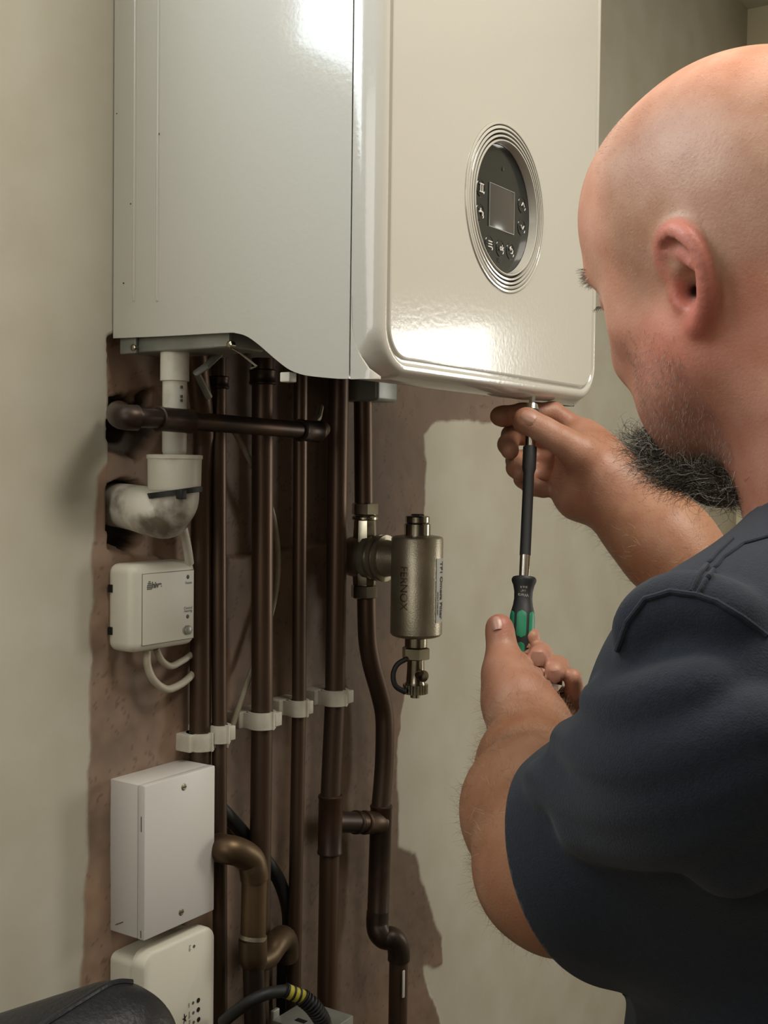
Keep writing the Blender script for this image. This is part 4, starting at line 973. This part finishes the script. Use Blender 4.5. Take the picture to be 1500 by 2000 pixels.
    sc = (fz_ > 20) & (fx_ < 50) & (np.abs(fy_) > 30) & tocam & (fz_ < 118) & (np.linalg.norm(fq, axis=1) < 150)
    n = 5000; i, r = pick(sc, n, 31); strands('shaved_hair', fc[i]+(r.rand(n, 3)-.5)*.002, nn[i]*.6+np.array(fx)*.6-np.array(fz)*.4+r.randn(n, 3)*.3, .0008+.0012*r.rand(n), .00005, .1, root, cl(r, n, '#6B564A', '#A48C7C', .25), 1, 0, 32)
    eb = (fx_ > 76) & (np.abs(fy_) > 12) & (np.abs(fy_) < 50) & (np.abs(fz_-35) < 5); n = 420; i, r = pick(eb, n, 41)
    strands('eyebrow', fc[i], nn[i]*.9+np.array(Lf)*(np.sign(fy_[i])*.5)[:, None]+r.randn(n, 3)*.25, .0025+.004*r.rand(n), .00014, .1, root, cl(r, n, '#5F5044', '#A08C74', .3), 4, 0, 42)
    # forearm hair
    def along(a, b, rad, n, seed, ln):
        a, b = np.array(a), np.array(b); ab = b-a; h = ((fc-a)@ab)/(ab@ab); dd = np.linalg.norm(fc-a-np.clip(h, 0, 1)[:, None]*ab, axis=1)
        i, r = pick((dd < rad) & (h > -.2) & (h < 1.1), n, seed); d = (b-a)/np.linalg.norm(b-a)
        strands('arm_hair', fc[i], nn[i]*.35-d*.6+r.randn(n, 3)*.35+np.array([0, 0, -.2]), ln*(.5+r.rand(n)), .00007, .12, root, cl(r, n, '#5C4634', '#8F7355', .1), 5, .02, seed)
    along(wr, el, .07, 3600, 51, .010); along(we, ee, .06, 2600, 61, .009)
    # eyes
    for s in (1, -1):
        c = H(76.5, s*30, 15); e = MB().sphere(c, .0122, 12).build('eyeball', 'eye', root); MB().lathe(c+fx*.0108, fx, [(0, .0055), (.0014, .0048), (.0018, .002)], 20).build('iris', 'iris', e)
        cap = Field(); cap.ell(c, (.0135, .0142, .0132), RH, .003); cap.cone(c+fx*.02-fz*.0075, c+fx*.004-fz*.0075, .0085, .0085, .002, 0, -1)
        lv, lf_ = surface(cap, .0012); lc = np.tile(np.array(lin('#C08B76')), (len(lv), 1)); link('eyelid', mesh_np('eyelid', lv, lf_, lc), 'skin', root)
        i = np.arange(60); r = np.random.RandomState(71); yy = r.uniform(-.011, .011, 60); R0 = np.array([list(c+fx*.012+Lf*t-fz*.001) for t in yy])
        strands('eyelashes', R0, np.tile(np.array(fx), (60, 1))-np.array(fz)*.5+r.randn(60, 3)*.12, np.full(60, .0055), .00011, .12, root, cl(r, 60, '#2A211B', '#4A3B30', 0), 4, -.05, 72)
    # finger nails
    def nail(px, py, d, n_, up_, w, l):
        p = trace(B, px, py)
        if p is None: return
        g = Vector(grad(B, np.array(p)[None])[0]); t = (up_-g*up_.dot(g)).normalized(); b = g.cross(t); V = []; Fc = []
        m = 8
        for iu in range(m+1):
            for iv in range(m+1):
                u, v = iu/m*2-1, iv/m*2-1; k = 1-.22*abs(v)**3
                P_ = p+b*(u*w*k)+t*(v*l)+g*(.0005-.0022*u*u-.0008*v*v*(v > 0)+.0002); V.append(P_)
        for iu in range(m):
            for iv in range(m): a = iu*(m+1)+iv; Fc.append((a, a+1, a+m+2, a+m+1))
        o = MB().add(V, Fc).build('fingernail', 'nail', root)
    nail(1031, 815, 1.1, None, (Q(1000, 800, 1.1)-Q(1060, 835, 1.1)), .0062, .0070)
    nail(1050, 1287, 1.07, None, (Q(1050, 1300, 1.07)-Q(1050, 1270, 1.07)), .0060, .0062)
    nail(1081, 1322, 1.06, None, (Q(1085, 1340, 1.06)-Q(1083, 1300, 1.06)), .0058, .0058)
    nail(968, 1217, 1.06, None, (Q(965, 1200, 1.06)-Q(978, 1240, 1.06)), .0050, .0062)
    # ---------------- T-shirt
    T = Field(); hem = Q(1122, 1675, .735)
    hn = (rt*-.76-up*.33+fw*.56).normalized()
    T.ell((.05, -.66, 1.30), (.200, .135, .16), None, .06); T.ell((.045, -.645, 1.12), (.195, .150, .2), None, .06); T.ell((.05, -.655, .95), (.190, .140, .16), None, .06)
    T.cone(Q(1465, 1390, .610), Q(1175, 1665, .715), .062, .062, .05); T.cone(Q(1175, 1665, .715), Q(1090, 1725, .77), .062, .066, .03); T.cone(Q(1465, 1400, .61), sp+Vector((-.06, 0, 1.38)), .060, .085, .05); T.cone(shr, sp+Vector((.06, 0, 1.38)), .066, .085, .05)
    T.cone(Q(1470, 1370, .61), Q(1600, 1165, .665), .060, .056, .05)
    T.cone(shr, ee, .075, .085, .05); T.cone(shr, nb+Vector((.03, 0, -.05)), .066, .060, .05)
    T.cone(nb+Vector((0, .0, -.05)), nb+Vector((0, .006, .015)), .074, .070, .04)
    T.cone(Q(1480, 1450, .625), Q(1350, 1665, .69), .064, .058, .03); T.cone(Q(1510, 1580, .65), Q(1430, 1730, .69), .062, .058, .04)
    T0_ = Field(); T0_.ops = list(T.ops)
    def fold(pts, r, depth, k=.022, sg=1):
        pp_, _r = spline([Vector((x, y, 0)) for x, y in pts], [0]*len(pts), 5); P = [trace(T0_, p.x, p.y) for p in pp_]; P = [p for p in P if p is not None]
        if len(P) < 2: return
        G = grad(T0_, np.array([list(p) for p in P])); n = len(P)
        L = [(p-Vector(g)*(r-depth if sg > 0 else -(r-depth)), r*(.55+.45*math.sin(math.pi*(i+.5)/n))) for i, (p, g) in enumerate(zip(P, G))]
        for (p, a), (q_, b) in zip(L, L[1:]): T.cone(p, q_, a, b, k, 0, sg)
    fold([(1156, 1370), (1200, 1380), (1250, 1380), (1300, 1368), (1350, 1350), (1390, 1335)], .011, .009, .010)
    fold([(1100, 1440), (1150, 1468), (1210, 1484), (1270, 1484), (1330, 1472), (1400, 1450), (1470, 1422), (1495, 1410)], .013, .011, .012)
    fold([(1050, 1515), (1110, 1548), (1180, 1568), (1250, 1570), (1320, 1558), (1400, 1532), (1460, 1508), (1495, 1492)], .013, .011, .012)
    fold([(1120, 1618), (1200, 1634), (1280, 1632), (1350, 1615), (1420, 1590), (1490, 1560)], .012, .009, .014)
    fold([(1235, 1240), (1268, 1202), (1320, 1180), (1380, 1180), (1440, 1200)], .009, .007, .014)
    fold([(1400, 1700), (1440, 1680), (1495, 1640)], .010, .006, .016)
    Vt, Ft = surface(T, .0034, lo=(-.30, -.85, .80), hi=(.55, -.35, 1.56), n=20)
    me = mesh_np('t_shirt', Vt, Ft); bm = bmesh.new(); bm.from_mesh(me)
    def cut(pt, nrm, keepfn):
        vs = [v for v in bm.verts if keepfn(v.co)]; vset = set(vs); es = [e for e in bm.edges if e.verts[0] in vset or e.verts[1] in vset]; fs = [f for f in bm.faces if any(v in vset for v in f.verts)]
        geom = list({*es, *fs, *[v for e in es for v in e.verts], *vs})
        bmesh.ops.bisect_plane(bm, geom=geom, plane_co=pt, plane_no=nrm, clear_outer=True)
    ax0, ax1 = Q(1465, 1390, .61), Q(1090, 1725, .77); axd = (ax1-ax0).normalized()
    cut(hem, hn, lambda c: ((c-ax0)-axd*(c-ax0).dot(axd)).length < .098 and (c-hem).dot(hn) > -.02 and (c-ax0).dot(axd) > .1 and ((c.x-.05)/.2)**2+((c.y+.65)/.16)**2 > 1.02)
    en = (Vector(ee)-shr).normalized(); cut(Vector(ee)-en*.05, en, lambda c: (c-Vector(ee)).length < .2 and c.x > .2)
    nd = (H(-25, 0, -20)-nb).normalized(); cut(nb+nd*.012, nd, lambda c: ((c-nb)-nd*(c-nb).dot(nd)).length < .088 and (c-nb).dot(nd) > -.02)
    cut(Vector((0, 0, .84)), Vector((0, 0, -1)), lambda c: c.z < .9)
    bm.to_mesh(me); bm.free(); shirt = link('t_shirt', me, 'shirt', root)
    sm = shirt.modifiers.new('s', 'SOLIDIFY'); sm.thickness = .0022; sm.offset = -1
    print('shirt', len(Vt))
    # seams: two piped lines meeting at the shoulder, hem stitch, collar rib
    def seam(pts, r=.0013, name='seam', m='shirt', off=-.0001, sp_=5):
        P = []
        for (a, b), (c, d) in zip(pts, pts[1:]):
            for k in range(sp_): P.append(trace(T, a+(c-a)*k/sp_, b+(d-b)*k/sp_))
        P.append(trace(T, *pts[-1])); P = [p for p in P if p is not None]
        if len(P) < 2: return
        G = grad(T, np.array([list(p) for p in P])); MB().tube([p+Vector(g)*off for p, g in zip(P, G)], r, 8, smooth=3).build(name, m, shirt)
    seam([(1499, 1048), (1450, 1062), (1410, 1090), (1380, 1130), (1362, 1162)]); seam([(1430, 1052), (1400, 1080), (1366, 1120), (1350, 1155)])
    seam([(1499, 1242), (1450, 1205), (1400, 1175), (1362, 1162), (1310, 1155), (1260, 1170), (1225, 1215), (1205, 1270)], .0016)
    col = Field(); n = 40; R1 = .0735; a = nd.orthogonal().normalized(); b = nd.cross(a)
    pts = []
    MT['collar'] = mat('collar_rib', '#20242E', .9, bump=.0003, bscale=500)
    bv = BVHTree.FromPolygons([tuple(v.co) for v in me.vertices], [tuple(p.vertices) for p in me.polygons])
    ringp = []
    for k in range(n):
        t = 2*math.pi*k/n; d = a*math.cos(t)+b*math.sin(t); o_ = nb+nd*.006; hit = bv.ray_cast(o_, d, .082); ringp.append((hit[0] if hit[0] and hit[3] > .06 else o_+d*.0715, d))
    rl = [min(max((p-(nb+nd*.006)).dot(d), .067), .0765) for p, d in ringp]; rl = [sum(rl[(k+j) % n] for j in range(-2, 3))/5 for k in range(n)]; ringp = [(nb+nd*.006+d*q, d) for q, (p, d) in zip(rl, ringp)]
    V = []; Fc = []
    for p, d in ringp:
        for (h, e) in ((-.010, .001), (-.008, .0035), (.010, .0030), (.012, .001), (.010, -.004), (-.010, -.004)): V.append(p+nd*h+d*e)
    for k in range(n):
        for j in range(6): Fc.append((k*6+j, k*6+(j+1) % 6, ((k+1) % n)*6+(j+1) % 6, ((k+1) % n)*6+j))
    MB().add(V, Fc).build('collar', 'collar', shirt)
    # trousers and shoes
    G = Field(); G.ell((.05, -.66, .93), (.180, .132, .13), None, .05)
    for s in (-1, 1):
        hx = .05+s*.085; G.chain([((hx, -.66, .88), .105), ((hx+s*.01, -.64, .50), .078), ((hx+s*.015, -.665, .09), .066)], .03)
    Vg, Fg = surface(G, .010, n=12); link('trousers', mesh_np('trousers', Vg, Fg), 'trouser', root)
    for s in (-1, 1):
        hx = .05+s*.105; K_ = Field(); K_.cone((hx, -.72, .05), (hx+s*.012, -.52, .042), .046, .040, .02); K_.cone((hx, -.68, .05), (hx, -.68, .12), .045, .045, .02)
        Vk, Fk = surface(K_, .006, n=12); Vk[:, 2] = np.maximum(Vk[:, 2], .002); link('shoe', mesh_np('shoe', Vk, Fk), 'rubber', root)
    return root
person()

# ------------------------------------------------------------------ leather chair in the near corner
def chair():
    A1 = Q(262, 2030, .80); B1 = CAM+fw*.47-rt*.5; B1.z = A1.z-.01
    t = (B1-A1).normalized(); upv = Vector((0, 0, 1)); sd = t.cross(upv).normalized()
    if sd.dot(rt) < 0: sd = -sd
    root = empty('leather_chair', ((A1+B1)/2).to_tuple()[:2]+(0,), 'charcoal leather chair with a piped seam along its back, in the bottom left corner', 'chair')
    R = np.array([list(t), list(sd), list(upv)]).T
    top = Q(232, 1912, .80).z
    mid = (A1+B1)/2; L = (B1-A1).length/2+.03; hh = .28; c = Vector((mid.x, mid.y, top-hh))
    f = Field(); f.rbox(c, (L, .045, hh), .040, R); f.ell(c+Vector((0, 0, hh-.16))+sd*.02, (L*.86, .040, .10), R, .05)
    V, Fq = surface(f, .005, n=16); back = link('backrest', mesh_np('backrest', V, Fq), 'leather', root)
    P = []
    for k in range(40):
        u = -L+.035+(2*L-.07)*k/39; P.append(c+t*u+sd*.0355+upv*(hh-.0095-.03*(abs(u)/L)**8))
    P = [c+t*(-L+.008)+sd*.031+upv*(hh-.30), c+t*(-L+.008)+sd*.031+upv*(hh-.08), c+t*(-L+.016)+sd*.032+upv*(hh-.035)]+P
    P = [trace(f, *q) for q in ((318, 1945), (290, 1928), (258, 1919), (232, 1918), (205, 1927), (170, 1948), (125, 1976), (85, 2001), (40, 2030), (0, 2056))]; P = [p for p in P if p is not None]
    MB().tube(P, .0022, 8, smooth=4).build('piping', 'leather', back)
    sc = Vector((mid.x, mid.y, .47))+sd*.0; f = Field(); f.rbox(Vector((mid.x-.02, mid.y-.02, .62)), (L, .05, .17), .045, R); f.rbox(sc+sd*.16, (L, .20, .05), .045, R, .02)
    V, Fq = surface(f, .012, n=12); link('seat', mesh_np('seat', V, Fq), 'leather', root)
    for a in (-1, 1):
        for b in (-1, 1):
            q = sc+sd*.16+t*(a*(L-.05))+sd*(b*.15); MB().tube([(q.x, q.y, .43), (q.x, q.y, 0.001)], [.018, .012], 12).build('leg', 'black', root)
chair()
